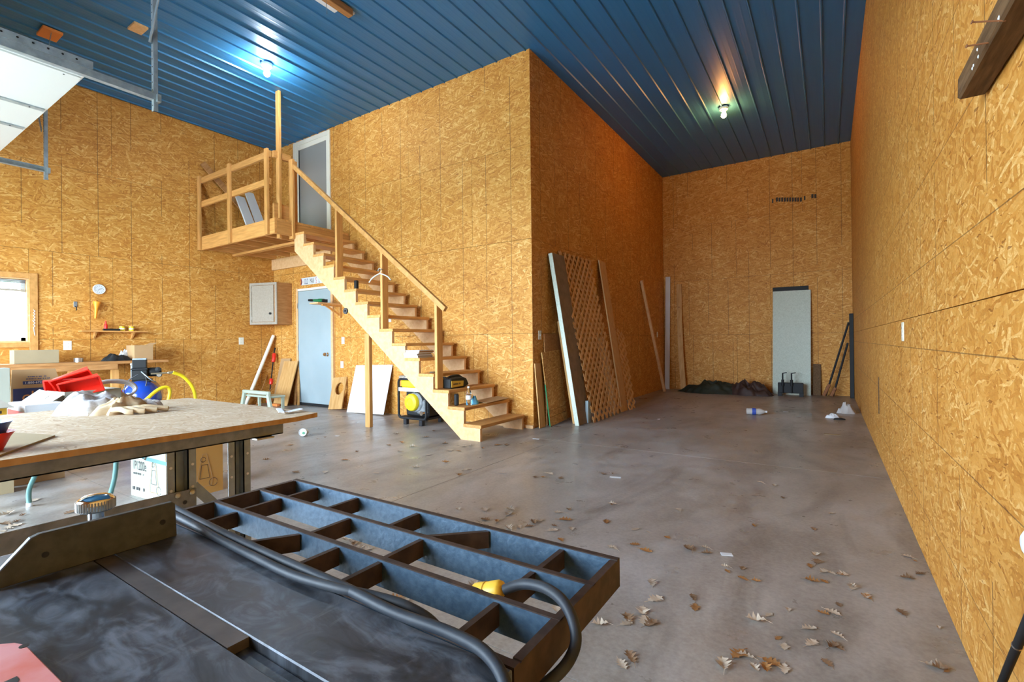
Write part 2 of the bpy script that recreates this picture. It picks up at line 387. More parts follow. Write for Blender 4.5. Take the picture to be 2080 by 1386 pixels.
# floor: slabs between sawn control joints
fl = MB().box((XL-.1, YD-.1, -.14), (XR+.1, YB+.1, -.012)).build('floor', 'backing', label='grey concrete slab floor littered with leaves', cat='floor', kind='structure')
xs = [XL-.09, -5.8, -2.57, XR+.09]; ys = [YD-.1, 1.43, 4.79, YB+.09]; g = .0018
for i in range(3):
    for j in range(3):
        MB().box((xs[i]+g, ys[j]+g, -.012), (xs[i+1]-g, ys[j+1]-g, 0)).build('slab', 'concrete', fl)
# ceiling: ribbed steel panels, four major ribs each
ce = MB().box((XL-.1, YD-.1, H+.03), (XR+.1, YB+.1, H+.1)).build('ceiling', 'backing', label='blue ribbed steel ceiling', cat='ceiling', kind='structure')
PW = .9144; RP = PW/4
def panel_profile():
    p = []
    for k in range(4):
        x = k*RP
        p += [(x, 0), (x+.004, 0), (x+.013, -.017), (x+.025, -.017), (x+.034, 0)]
        for q in (.10, .165): p += [(x+q-.012, 0), (x+q-.006, -.0007), (x+q+.006, -.0007), (x+q+.012, 0)]
    return p+[(PW, 0)]
pp = panel_profile(); n = len(pp); V = []; 
for (x, z) in pp: V += [(x, YD, z), (x, YB, z)]
me = MB().add(V, [(2*i, 2*i+2, 2*i+3, 2*i+1) for i in range(n-1)])
first = None; x = XR+.02-PW*11
for k in range(11):
    if first is None:
        first = me.build('ceiling_panel', 'blue_steel', local=True)
        o = first
    else: o = first.copy(); COL.objects.link(o)
    o.location = Vector((x, 0, H))-ORG[ce.name]; o.parent = ce; x += PW-.0004
# ground outside
cbox((-60, -60, -.35), (60, 60, -.2)).build('ground', 'grass', label='grassy ground outside the building', cat='ground', kind='structure')
cbox((-9, -14, -.2), (.5, YD-.1, -.02)).build('driveway', 'driveway', label='pale driveway apron outside the overhead doors', cat='driveway', kind='structure')  # unseen pale slab added to bounce daylight up to the ceiling
# window_1: casing boards, white vinyl frame, pane, raised blind
wy0, wy1, wz0, wz1 = WIN
wn = thing('window_1', 'bright window in a pine frame above the workbench', 'window', (XL, (wy0+wy1)/2, wz0), kind='structure')
c = .085
for a, b in (((XL, wy0-c, wz1), (XL+.02, wy1, wz1+.07)), ((XL, wy0-c, wz0-.07), (XL+.02, wy1, wz0)), ((XL, wy1, wz0-.12), (XL+.022, wy1+c, wz1+.075)), ((XL, wy0-c, wz0), (XL+.02, wy0, wz1))):
    cbox(a, b).build('casing', 'pine', wn, bev=.003)
for a, b in (((XL-.13, wy0, wz1-.018), (XL, wy1, wz1)), ((XL-.13, wy0, wz0), (XL, wy1, wz0+.018)), ((XL-.13, wy1-.018, wz0+.018), (XL, wy1, wz1-.018)), ((XL-.13, wy0, wz0+.018), (XL, wy0+.018, wz1-.018))):
    cbox(a, b).build('jamb', 'pine_pale', wn)
f = MB(); t = .045
for a, b in (((XL-.12, wy0+.018, wz1-.018-t), (XL-.08, wy1-.018, wz1-.018)), ((XL-.12, wy0+.018, wz0+.018), (XL-.08, wy1-.018, wz0+.018+t)), ((XL-.12, wy1-.018-t, wz0), (XL-.08, wy1-.018, wz1-.02)), ((XL-.12, wy0+.018, wz0), (XL-.08, wy0+.018+t, wz1-.02)), ((XL-.12, 1.3, wz0), (XL-.08, 1.34, wz1-.02))): f.box(a, b)
f.build('window_frame', 'white_paint', wn)
cbox((XL-.102, wy0+.02, wz0+.02), (XL-.098, wy1-.02, wz1-.02)).build('pane', 'window_pane', wn)
for k in range(7):
    z = wz1-.03-k*.017; cbox((XL-.07, wy0+.03, z-.004), (XL-.03, wy1-.03, z)).build('blind_slat', 'white_paint', wn)
cbox((XL-.075, wy0+.025, wz1-.175), (XL-.025, wy1-.025, wz1-.15)).build('blind_rail', 'cabinet_grey', wn)
q = XL+.03
MB().tube([(XL-.03, wy1-.09, wz1-.17), (XL-.02, wy1-.03, 1.6), (q, wy1+.045, 1.45)], .003, 5).build('blind_cord', 'paper', wn)
MB().tube([(q, wy1+.045+(.008 if a % 2 else -.008), 1.62-.02*a+.0) for a in range(13)]+[(q, wy1+.05, 1.27)], .004, 5).build('blind_cord', 'paper', wn)
# door_1: storm door at the head of the stairs
d1 = thing('door_1', 'white-framed grey glazed door at the top of the stairs', 'door', (-7.75, YF, 2.97), kind='structure')
a0, a1, zt = -8.29, -7.22, 4.845
MB().box((a0, YF-.03, 2.97), (a0+.09, YF, zt)).box((a1-.05, YF-.03, 2.97), (a1, YF, zt)).box((a0+.09, YF-.03, zt-.08), (a1-.05, YF, zt)).build('door_frame', 'cream_paint', d1, bev=.004)
MB().box((a0+.09, YF-.022, 2.98), (a0+.17, YF-.004, zt-.08)).box((a1-.10, YF-.022, 2.98), (a1-.05, YF-.004, zt-.08)).box((a0+.17, YF-.022, zt-.16), (a1-.1, YF-.004, zt-.08)).box((a0+.17, YF-.022, 2.98), (a1-.1, YF-.004, 3.1)).build('door_stile', 'cream_paint', d1, bev=.003)
cbox((a0+.17, YF-.012, 3.1), (a1-.1, YF-.006, zt-.16)).build('pane', 'storm_glass', d1)
cbox((a0+.165, YF-.024, 3.1), (a0+.178, YF-.012, zt-.16)).build('gasket', 'black_rubber', d1)
# door_2: blue-grey slab door under the stairs
d2 = thing('door_2', 'pale blue slab door in pine trim under the stairs', 'door', (-7.7, YF, 0), kind='structure')
cbox((-8.175, YF-.028, .05), (-7.225, YF-.006, 2.085)).build('door_slab', 'blue_paint', d2, bev=.003)
cbox((-8.175, YF-.03, .005), (-7.225, YF-.004, .05)).build('threshold', 'dark_steel', d2)
cbox((-8.235, YF-.034, 0), (-8.18, YF, 2.14)).build('trim', 'pine_pale', d2); cbox((-7.22, YF-.034, 0), (-7.165, YF, 2.14)).build('trim', 'pine_pale', d2)
cbox((-8.18, YF-.034, 2.09), (-7.22, YF, 2.13)).build('trim', 'cream_paint', d2)
for z in (.28, 1.05, 1.82): cbox((-8.188, YF-.04, z-.05), (-8.168, YF-.026, z+.05)).build('hinge', 'steel', d2)
kx = -7.31
k = MB().lathe([(.034, 0), (.034, .01), (.012, .015), (.012, .04), (.03, .048), (.034, .062), (.026, .075), (0, .078)], (kx, YF-.028, .93), (0, -1, 0), 16).build('knob', 'chrome', d2)
MB().lathe([(.03, 0), (.03, .016), (.018, .02), (.018, .028), (0, .028)], (kx-.09, YF-.028, .93), (0, -1, 0), 14).build('deadbolt', 'chrome', d2)
# base board at the foot of the stair wall
cbox((-3.75, YF-.04, 0), (XB+.012, YF, .04)).build('baseboard_stair', 'pine_pale', label='short pale bottom plate at the foot of the stair wall corner', cat='baseboard', kind='structure', bev=.003)
# ================================================================ STAIRS
RUN, RISE, X0, Z0, NS = .231, .1862, -3.262, .145, 15
YS = 4.311
st = thing('staircase', 'straight pine staircase with open risers and one handrail', 'staircase', (X0, (YS+5.23)/2, 0))
def stringer(y0, y1, mat):
    P = [(X0, 0)]
    for i in range(NS): P += [(X0-RUN*i, Z0+RISE*i), (X0-RUN*(i+1), Z0+RISE*i)]
    xe = X0-RUN*NS
    P += [(xe, 2.52), (-3.535, 0)]
    mb = MB(); n = len(P)
    # the side faces are strips between the stepped top and the straight underside
    def und(x): return max(0.0, 2.52*(x+3.535)/(xe+3.535))
    for y in (y0, y1):
        for i in range(NS):
            xa, xb, z = X0-RUN*i, X0-RUN*(i+1), Z0+RISE*i
            ua, ub = und(xa), und(xb)
            pts = [(xa, y, ua), (xa, y, z), (xb, y, z), (xb, y, ub)]
            if i == 1: pts = [(xa, y, ua), (xa, y, z), (xb, y, z), (xb, y, ub)] if ua > 0 else [(xa, y, 0), (xa, y, z), (xb, y, z), (xb, y, ub), (-3.535, y, 0)]
            mb.add(pts, [tuple(range(len(pts)))])
    for i in range(n):
        (xa, za), (xb, zb) = P[i], P[(i+1) % n]
        mb.add([(xa, y0, za), (xb, y0, zb), (xb, y1, zb), (xa, y1, za)], [(0, 1, 2, 3)])
    return mb.build('stringer', mat, st)
stringer(YS, YS+.038, 'pine_pale'); stringer(5.19, 5.228, 'pine_pale')
for i in range(NS):
    x = X0-RUN*i; z = Z0+RISE*i
    MB().box((x-.24, YS-.004, z), (x+.016, 5.236, z+.037)).build('tread', 'pine_y', st, bev=.004)
hA = Vector((-6.72, 4.30, 3.80)); hB = Vector((-3.74, 4.30, 1.50))
hd = (hB-hA).normalized(); hn = Vector((hd.z, 0, -hd.x))
MB().beam(hA, hB, .05, .062, (0, 0, 1)).build('handrail', 'pine', st, bev=.004)
for (x, zb) in ((-5.745, 2.03), (-4.835, 1.30), (-3.905, .565)):
    zt = hA.z+(x-hA.x)/(hB.x-hA.x)*(hB.z-hA.z)
    MB().box((x-.02, YS-.002, zb), (x+.02, YS+.10, zt-.02)).build('newel_post', 'pine_z', st, bev=.003)
MB().box((-5.175, YS+.0, 0), (-5.085, YS+.055, 1.245)).build('support_post', 'pine_z', st, bev=.003)
# ================================================================ LANDING
ld = thing('landing_deck', 'small pine landing with railing at the head of the stairs', 'landing', (-7.9, 4.7, 2.74))
dx1 = -6.73
cbox((XL, 4.0, 2.74), (dx1, 4.04, 2.965)).build('rim_board', 'pine_x', ld, bev=.003)
cbox((dx1-.04, 4.04, 2.74), (dx1, YF, 2.93)).build('rim_board', 'pine_y', ld, bev=.003)
for x in (-8.95, -8.5, -8.05, -7.6, -7.15): cbox((x, 4.04, 2.76), (x+.04, YF, 2.93)).build('joist', 'pine_y', ld)
cbox((XL, YF-.04, 2.55), (-7.2, YF, 2.755)).build('ledger', 'pine_pale', ld)
cbox((XL, 4.55, 2.72), (dx1-.04, 4.64, 2.758)).build('joist', 'pine_x', ld)
y = 4.04; k = 0
while y < YF-.05:
    y1 = min(y+.14, YF-.03); cbox((XL, y, 2.932), (dx1, y1-.004, 2.968)).build('deck_board', 'pine_x', ld); y += .14
for x, zt in ((-8.985, 4.0), (-7.99, 4.0), (-6.93, 4.0)): cbox((x, 3.962, 2.735), (x+.075, 4.0, zt)).build('rail_post', 'pine_z', ld, bev=.003)
for z0, z1 in ((3.88, 3.975), (3.475, 3.57)): cbox((XL, 4.0, z0), (-6.86, 4.038, z1)).build('rail', 'pine_x', ld, bev=.003)
cbox((-6.845, 4.10, 2.69), (-6.765, 4.14, H)).build('ceiling_post', 'pine_z', ld, bev=.003)
cbox((-6.80, 4.27, 2.70), (-6.70, 4.31, 3.90)).build('rail_post', 'pine_z', ld, bev=.003)
cbox((-6.80, 4.31, 2.70), (-6.76, 4.39, 3.90)).build('rail_post', 'pine_z', ld, bev=.003)
for z0, z1 in ((3.88, 3.975), (2.97, 3.2)): cbox((-6.845, 4.04, z0), (-6.80, 4.31, z1)).build('rail', 'pine_y', ld)
def leaner(name, label, cat, P, Q, wd, width, th, mat, parent=None, group=None, bev=.002, face=None):
    """board whose lower corner is P, upper corner Q, running 'width' along wd, 'th' thick"""
    P = Vector(P); Q = Vector(Q); L = (Q-P).length
    m = frame(P, wd, Q-P)
    o = MB().box((0, 0, 0), (width, th, L)).build(name, mat, local=True, label=label, cat=cat, group=group, bev=bev)
    o.location = P; o.rotation_euler = m.to_euler()
    return o
for k, (x1, x0, lab) in enumerate(((497, 527, 'white shutter leaning inside the landing railing, nearer the stairs'), (478, 506, 'white shutter leaning inside the landing railing, farther from the stairs'))):
    Pt = px(x1, 388+k*8, 0, XL+.17+k*.05); Pb = px(x0, 470, 0, -8.30+k*.1); d = Pt-Pb; Pb = Pb+d*((2.97-Pb.z)/d.z)
    Pb = Pt+(Pb-Pt)*.99
    leaner('white_shutter', lab, 'shutter', Pb, Pt, (0, 1, 0), .16, .03, 'paper', group='white boards on the landing')
Pt = px(406, 334, 0, XL+.035); Pb = px(500, 433, 0, XL+.10); Pb = Pt+(Pb-Pt)*((Pt.z-2.99)/(Pt.z-Pb.z)); Pb.y = min(Pb.y, YF-.14)
leaner('brown_plank', 'dark brown plank slanting against the wall behind the landing railing', 'plank', Pb, Pt, (1, 0, 0), .025, .1, 'fir_dark')
# ================================================================ OVERHEAD DOOR
GX0, GX1, GY1, GZ = -8.19, -5.16, 1.43, 3.36
gd = thing('garage_door', 'white overhead door raised flat on its tracks, upper left', 'garage door', ((GX0+GX1)/2, GY1, 3.3))
L = .61; y1 = GY1
for k in range(5):
    cbox((GX0, y1-L+.004, GZ), (GX1, y1, GZ+.045)).build('door_section', 'door_white', gd, bev=.004)
    for xx in (GX0+.03, -6.9, -6.22, GX1-.09):
        s = cbox((xx, y1-L+.02, GZ-.012), (xx+.06, y1-.02, GZ)).build('stile', 'galv' if xx > -7.2 and xx < -6 else 'door_white', gd)
        if k < 2: MB().lathe([(.006, 0), (.006, .004), (0, .005)], (xx+.03, y1-.12, GZ-.012), (0, 0, -1), 8).build('bolt', 'dark_steel', gd)
    y1 -= L
    if k < 4: cbox((GX0+.02, y1-.03, GZ-.008), (GX1-.02, y1+.034, GZ)).build('hinge_rail', 'white_paint', gd)
for xx, side in ((GX1+.085, 1), (GX0-.085, -1)):
    t = MB()
    t.box((xx-.025, YD+.5, GZ-.03), (xx+.025, 1.93, GZ-.026)).box((xx+side*.022, YD+.5, GZ-.03), (xx+side*.026, 1.93, GZ+.03)).box((xx-.025, YD+.5, GZ+.026), (xx+.025, 1.93, GZ+.03))
    for a in range(9):
        a0, a1 = math.radians(a*10), math.radians((a+1)*10); R = .38
        p = lambda q: Vector((xx, YD+.5-R*math.sin(q), GZ-R+R*math.cos(q)))
        t.beam(p(a0), p(a1), .05, .05, (1, 0, 0))
    t.beam((xx, YD+.12, GZ-.38), (xx, YD+.12, .02), .05, .05).build('track', 'galv', gd)
    # perforated angle carrying the track, with hanger and brace
    ya = 1.45 if side > 0 else .6
    a = MB().box((xx+side*.03, -.9, GZ+.035), (xx+side*.034, ya, GZ+.095)).box((xx-side*.02, -.9, GZ+.031), (xx+side*.034, ya, GZ+.035)).build('angle_rail', 'galv', gd)
    yy = -.1
    while yy < ya-.03 and side > 0:
        MB().lathe([(.008, 0), (.008, .002), (0, .002)], (xx+side*.035, yy, GZ+.068), (side, 0, 0), 8).build('slot_hole', 'dark_steel', a); yy += .085
    h = MB().box((xx-.02, 1.88, GZ-.13), (xx+.02, 1.884, H-.02)).box((xx+.018, 1.884, GZ-.13), (xx+.022, 1.915, H-.02)).build('hanger', 'galv', gd)
    MB().box((xx-.03, 1.90, GZ-.045), (xx+.05, 1.93, GZ+.02)).build('end_clip', 'galv', gd)
    MB().beam((xx, 1.86, GZ+.48), (xx+.62*side if side > 0 else xx-.55, 1.86, H-.02), .035, .008, (0, 1, 0)).build('brace', 'galv', gd)
    zz = GZ-.08; kk = 0
    while zz < H-.1:
        MB().lathe([(.006, 0), (.006, .0015), (0, .0015)], (xx, 1.8795, zz), (0, -1, 0), 6).build('slot_hole', 'dark_steel', h); zz += .07
# hanger bracket with orange wooden blocks under the ceiling
br = thing('ceiling_bracket', 'galvanised bracket on orange wood blocks under the ceiling', 'bracket', (-7.0, 1.65, H-.3))
pb = px(101, 68, 2, H-.03); pa = px(78, 90, 2, H-.03)
cbox((pb.x-.13, pb.y-.09, H-.05), (pb.x+.13, pb.y+.09, H-.019)).build('wood_block', 'orange_block', br, bev=.004)
cbox((pa.x-.1, pa.y-.05, H-.05), (pa.x+.06, pa.y+.03, H-.019)).build('wood_block', 'orange_block', br, bev=.004)
pe = px(92, 98, 2, 4.3)
MB().beam((pb.x+.05, pb.y, H-.05), (pe.x, pe.y, 4.12), .04, .006, (0, 1, 0)).build('strap', 'galv', br)
MB().beam((pa.x, pa.y, H-.05), (pe.x, pe.y, 4.12), .04, .006, (0, 1, 0)).build('strap', 'galv', br)
pc = px(280, 57, 2, H-.03)
cbox((pc.x-.1, pc.y-.07, H-.045), (pc.x+.1, pc.y+.07, H-.019)).build('ceiling_block', 'pine_pale', label='small pale wood block screwed to the blue ceiling', cat='block', bev=.003)
# ceiling lamps
def lamp(p, mat, lab):
    t = thing('ceiling_lamp', lab, 'lamp', (p.x, p.y, H-.2), group='bare bulb ceiling lamps')
    MB().lathe([(.0, 0), (.07, 0), (.072, -.012), (.06, -.035), (.036, -.045), (.034, -.06), (0, -.06)][::-1], (p.x, p.y, H-.019), (0, 0, 1), 24).build('lamp_base', 'porcelain', t)
    MB().lathe([(.0, -.165), (.02, -.162), (.034, -.148), (.04, -.128), (.036, -.105), (.022, -.08), (.018, -.06)], (p.x, p.y, H-.019), (0, 0, 1), 20).build('bulb', mat, t)
lamp(px(542, 132, 2, H-.03), 'bulb_cool', 'bare cool-white bulb on the ceiling beside the landing post')
lamp(px(1470, 220, 2, H-.03), 'bulb_warm', 'bare warm bulb on the ceiling of the deep bay')
# strip light at the top edge
ft = thing('strip_light', 'wood and white hanging ceiling fitting cut by the top edge', 'light fitting', (-4.55, 3.0, H-.1))
pA = px(690, 22, 2, H-.08); 
cbox((pA.x-.09, 1.9, H-.075), (pA.x-.01, pA.y, H-.019)).build('diffuser', 'white_paint', ft, bev=.006)
cbox((pA.x+.0, 1.9, H-.10), (pA.x+.075, pA.y+.12, H-.019)).build('housing', 'fir_dark', ft, bev=.004)
cbox((pA.x+.03, pA.y+.12, H-.05), (pA.x+.06, pA.y+.16, H-.03)).build('end_clip', 'white_paint', ft)
MB().tube([(pA.x+.04, pA.y-.2, H-.1), (pA.x+.05, pA.y-.2, H-.25)], .003, 5).build('pull_chain', 'steel', ft)
# ================================================================ TABLE SAW
SZ = .834; SX0, SX1 = -.909, -.223
sw = thing('table_saw', 'cast-iron table saw with an open webbed side wing, foreground', 'table saw', (-.57, .1, 0))
mb = MB()
mb.box((SX0, -.36, SZ-.03), (SX1, .2225, SZ)).box((SX0, .2435, SZ-.03), (SX1, .336, SZ)).box((SX0, .2225, SZ-.03), (SX1, .2435, SZ-.010))
mb.build('table_top', 'iron_top', sw, bev=.0012)
cbox((SX0+.06, -.32, .05), (SX1-.05, .22, SZ-.03)).build('cabinet', 'dark_steel', sw, bev=.01)
cbox((SX0+.03, -.34, 0), (SX1-.02, .25, .05)).build('plinth', 'dark_steel', sw)
WT = .009; zb = SZ-.036
LR = [(.338, .347), (.420, .4275), (.500, .5075), (.574, .582)]
def web(x0, y0, x1, y1, z0, z1, t=.009):
    return MB().beam((x0, y0, (z0+z1)/2), (x1, y1, (z0+z1)/2), t, z1-z0).build('wing_web', 'iron_rust', sw)
for (a, b) in LR:
    r = cbox((SX0+WT, a, zb), (SX1-WT, b, SZ-.0015)).build('wing_rib', 'iron_cast', sw)
    cbox((SX0+.0, a, SZ-.0015), (SX1, b, SZ)).build('machined_edge', 'iron_rust', r)
for x in (SX0, SX1-WT):
    wg = cbox((x, .338, zb), (x+WT, .582, SZ-.0015)).build('wing_end_rail', 'iron_rust', sw)
    cbox((x, .350, SZ-.0015), (x+WT, .570, SZ-.0003)).build('machined_edge', 'iron_rust', wg)
def xat(px_, py_, yy):
    d = px(px_, py_, 2, SZ-.004); return d.x
rows = [((.5075, .574), [(647, 990, 0), (730, 1010, 0), (846, 1044, 0), (988, 1081, -.07), (1137, 1120, 0)]),
        ((.4275, .500), [(563, 1014, 0), (701, 1056, 0), (849, 1099, 0), (1069, 1172, 0)]),
        ((.347, .420), [(464, 1045, 0), (593, 1091, -.05), (666, 1120, 0), (749, 1153, 0), (986, 1242, 0)])]
for (ya, yb), L in rows:
    for (u, v, sk) in L:
        x = xat(u, v, yb)
        web(x+sk, ya, x, yb, zb+.008, SZ-.004, .007)
# mitre gauge
mg = thing('miter_gauge', 'mitre gauge with knurled chrome knob lying in the saw slot', 'miter gauge', (-.79, .23, SZ))
cbox((-.90, .2232, SZ-.0095), (-.457, .2428, SZ-.0004)).build('slide_bar', 'bar_steel', mg)
gx = -.785
P = [(.316, SZ+.0005), (.314, SZ+.047), (.310, SZ+.0505), (.172, SZ+.0515), (.164, SZ+.049), (.134, SZ+.016), (.130, SZ+.0005)]
fp = MB().loft([(gx, y, z) for y, z in P], [(gx-.009, y, z) for y, z in P]).build('face_plate', 'gauge_steel', mg, bev=.001)
for y, z in ((.298, SZ+.0255), (.1765, SZ+.0255)):
    MB().lathe([(.0036, 0), (.0036, .0006), (0, .0006)], (gx, y, z), (1, 0, 0), 12).build('hole', 'black_rubber', fp)
hp = [(gx-.01, .185, 0), (gx-.01, .29, 0)]+[(gx-.01-.085*math.sin(math.pi*k/10), .2375+.052*math.cos(math.pi*k/10), 0) for k in range(11)]
MB().loft([(x, y, SZ+.004) for x, y, _ in hp], [(x, y, SZ+.014) for x, y, _ in hp]).build('protractor_head', 'gauge_steel', mg)
kc = px(195, 1048, 0, gx-.055)
kc = Vector((kc.x, kc.y, SZ+.014))
kn = MB().lathe([(.009, 0), (.009, .034), (.019, .036), (.0205, .038), (.0205, .050), (.0185, .053), (.012, .0565), (0, .0575)], kc, (0, 0, 1), 36).build('knob', 'chrome', mg)
for k in range(40):
    a = 2*math.pi*k/40; c0 = kc+Vector((.0205*math.cos(a), .0205*math.sin(a), .038))
    MB().box((c0.x-.0009, c0.y-.0009, c0.z), (c0.x+.0009, c0.y+.0009, c0.z+.012)).build('knurl', 'steel', kn)
# power cord and yellow plug
pc_ = thing('power_cord', 'thick grey power cord with yellow plug draped along the saw wing', 'cord', (-.4, .35, SZ))
def smooth(pts, n=6):
    pts = [Vector(p) for p in pts]; out = []
    for i in range(len(pts)-1):
        p0, p1, p2, p3 = pts[max(i-1, 0)], pts[i], pts[i+1], pts[min(i+2, len(pts)-1)]
        for k in range(n):
            t = k/n; out.append(.5*((2*p1)+(p2-p0)*t+(2*p0-5*p1+4*p2-p3)*t*t+(3*p1-p0-3*p2+p3)*t**3))
    return out+[pts[-1]]
r = .0056
MB().tube(smooth([(-.905, .358, SZ+.008), (-.80, .352, SZ+.007), (-.70, .347, SZ+.007), (-.587, .343, SZ+.007), (-.47, .341, SZ+.007), (-.42, .337, SZ+.0085), (-.36, .335, SZ+.007), (-.29, .337, SZ+.008), (-.245, .332, SZ+.006), (-.214, .316, SZ-.006), (-.196, .296, SZ-.045), (-.178, .292, SZ-.10),
     ]+[px(u, v, 2, z) for u, v, z in ((1060, 1425, .775), (1105, 1392, .788), (1135, 1368, .798), (1158, 1338, .808), (1170, 1300, .822), (1162, 1255, .836), (1140, 1218, .846), (1105, 1194, .850), (1062, 1187, .845), (1024, 1199, .836))], 8), r, 12).build('cord', 'cord_grey', pc_)
MB().tube(smooth([(-.905, .345, SZ+.008), (-.80, .341, SZ+.007), (-.70, .334, SZ+.0068), (-.60, .3295, SZ+.0068), (-.52, .3272, SZ+.0068), (-.45, .333, SZ+.0085), (-.40, .345, SZ+.0075), (-.36, .353, SZ+.004), (-.33, .362, SZ-.012), (-.31, .366, SZ-.05), (-.30, .366, SZ-.12)], 8), r*.93, 12).build('cord', 'cord_grey', pc_)
pd = Vector((-.88, -.10, -.30)).normalized(); p0 = px(1020, 1201, 2, .833)
pg = MB().lathe([(.006, -.003), (.0105, .0), (.0118, .003), (.0118, .014), (.0114, .019), (.0121, .022), (.0121, .034), (.010, .038), (0, .038)], p0, pd, 18).build('plug', 'yellow_plug', pc_)
MB().lathe([(.0119, .0), (.0123, .001), (.0119, .002)], p0+pd*.0195, pd, 18).build('seam', 'yellow_dull', pg)
# red guard plate lying on the saw table
gp = thing('guard_plate', 'faded red metal plate at the lower left corner, on the saw', 'plate', (-.6, .08, SZ))
zz = SZ+.010
RP_ = [px(u, v, 2, zz) for u, v in ((-90, 1318), (8, 1307), (32, 1305), (48, 1308), (60, 1316), (70, 1327), (131, 1388), (190, 1450), (60, 1560), (-90, 1500))]
MB().loft(RP_[::-1], [p-Vector((0, 0, .005)) for p in RP_[::-1]]).build('plate', 'red_faded', gp, bev=.001)
MB().lathe([(.0035, 0), (.0035, .0004), (0, .0004)], px(49, 1313, 2, zz), (0, 0, 1), 12).build('hole', 'black_rubber', gp)
q = [px(u, v, 2, zz+.0003) for u, v in ((5, 1387), (34, 1374), (40, 1381), (25, 1400))]
MB().add(q, [(0, 1, 2, 3)]).build('slot', 'black_rubber', gp)
for p in RP_[1:2]+RP_[6:7]+RP_[8:9]: cbox((p.x-.004, p.y-.02, SZ), (p.x+.0, p.y-.012, zz-.005)).build('foot', 'red_faded', gp)
# ================================================================ OSB-TOPPED WORKBENCH
TZ = .80
wb = thing('workbench', 'steel-framed workbench with a weathered OSB top', 'workbench', (-2.5, .2, 0))
c = [(-1.895, -1.1), (-1.895, 1.22), (-1.93, 1.34), (-3.17, 1.34), (-3.17, -1.1)]
MB().loft([(x, y, TZ-.02) for x, y in c], [(x, y, TZ-.001) for x, y in c]).build('osb_edge', 'plywood', wb)
MB().loft([(x, y, TZ-.001) for x, y in c], [(x, y, TZ) for x, y in c]).build('osb_top', 'osb_table', wb)
zf0, zf1 = .735, TZ-.02
for x in (-1.92, -3.12):
    s = 1 if x > -2.5 else -1
    MB().box((x-.004*s if s > 0 else x, -1.05, zf0), (x if s > 0 else x+.004, 1.17, zf1)).box((min(x, x-.035*s), -1.05, zf0), (max(x, x-.035*s), 1.17, zf0+.004)).box((min(x, x-.035*s), -1.05, zf1-.004), (max(x, x-.035*s), 1.17, zf1)).build('frame_rail', 'galv_dark', wb)
for y in (-1.05, .05, 1.13): cbox((-3.1, y, zf0), (-1.94, y+.035, zf1)).build('cross_rail', 'galv_dark', wb)
def cleg(x, y0, y1, s, z1=zf0):
    m = MB().box((x-.004 if s > 0 else x, y0, 0), (x if s > 0 else x+.004, y0+.028, z1)).box((x-.004 if s > 0 else x, y1-.028, 0), (x if s > 0 else x+.004, y1, z1))
    xi = x-.035*s
    m.box((min(xi, xi+.004), y0+.024, 0), (max(xi, xi+.004), y1-.024, z1)).box((min(x, xi), y0+.024, 0), (max(x, xi), y0+.028, z1)).box((min(x, xi), y1-.028, 0), (max(x, xi), y1-.024, z1))
    l = m.build('leg', 'galv', wb)
    for z in (.68, .60, .46):
        for yy in (y0+.012, y1-.012): MB().lathe([(.005, 0), (.005, .001), (0, .001)], (x+.0005*s, yy, z), (s, 0, 0), 8).build('hole', 'paper', l)
for yy in ((.745, .838), (.950, 1.035), (-.95, -.86)):
    cleg(-1.925, *yy, 1)
    if yy[0] < 0: cleg(-3.115, *yy, -1)
sr = MB().box((-1.92, -1.0, .533), (-1.912, .832, .594)).box((-1.95, -1.0, .533), (-1.92, .832, .537)).build('stretcher', 'galv_dark', wb)
for y in (.772, .818): MB().lathe([(.009, 0), (.009, .004), (.005, .007), (0, .007)], (-1.912, y, .583), (1, 0, 0), 10).build('bolt', 'zinc', sr)
MB().lathe([(.007, 0), (.007, .0008), (0, .0008)], (-1.912, .795, .553), (1, 0, 0), 10).build('hole', 'black_rubber', sr)
MB().beam((-1.93, .83, .60), (-1.93, .99, .40), .035, .004, (1, 0, 0)).build('brace', 'galv', wb)
MB().box((-1.94, 1.05, .728), (-1.90, 1.12, .734)).build('bracket', 'steel', wb)
# cloths on the bench
def cloth(name, label, cat, c, rx, ry, h, rot, seed, mat, nr=15, na=64, fold=.3, lip=.012, sag=None):
    V = []; F = []; cr, sr_ = math.cos(rot), math.sin(rot); sd = Vector((seed*7.3, seed*3.1, seed))
    for i in range(nr+1):
        t = i/nr
        for k in range(na):
            a = 2*math.pi*k/na; u, v = math.cos(a), math.sin(a)
            wob = 1+.28*noise.noise(Vector((u*1.6, v*1.6, 0))+sd)+.10*noise.noise(Vector((u*5, v*5, 2))+sd)
            x, y = u*rx*t*wob, v*ry*t*wob
            z = h*(1-t**2.6)*(1+.35*noise.noise(Vector((u*t*2, v*t*2, 3))+sd))
            rid = abs(noise.noise(Vector((x/rx*2.4+seed, y/ry*1.1, .3))+sd))+.35*abs(noise.noise(Vector((x/rx*6+seed, y/ry*4, 1.3))+sd))
            z *= 1-fold+fold*2.2*(.5-rid)*1.2+fold*.6
            z = max(z, 0)+lip*min(1, (1-t)*6) if t < 1 else .0005
            V.append((c[0]+x*cr-y*sr_, c[1]+x*sr_+y*cr, c[2]+z))
    for i in range(nr):
        for k in range(na):
            F.append((i*na+k, (i+1)*na+k, (i+1)*na+(k+1) % na, i*na+(k+1) % na))
    return MB().add(V, F, True), (name, mat, label, cat)
def clothb(*a, **k):
    m, (n_, mt, l, ct) = cloth(*a, **k); o = m.build(n_, mt, label=l, cat=ct, group=None); 
    return o
clothb('towel', 'crumpled white terry towel lying on the workbench', 'towel', tuple(px(188, 838, 2, TZ)), .12, .135, .074, .25, 3, 'towel', fold=.26)
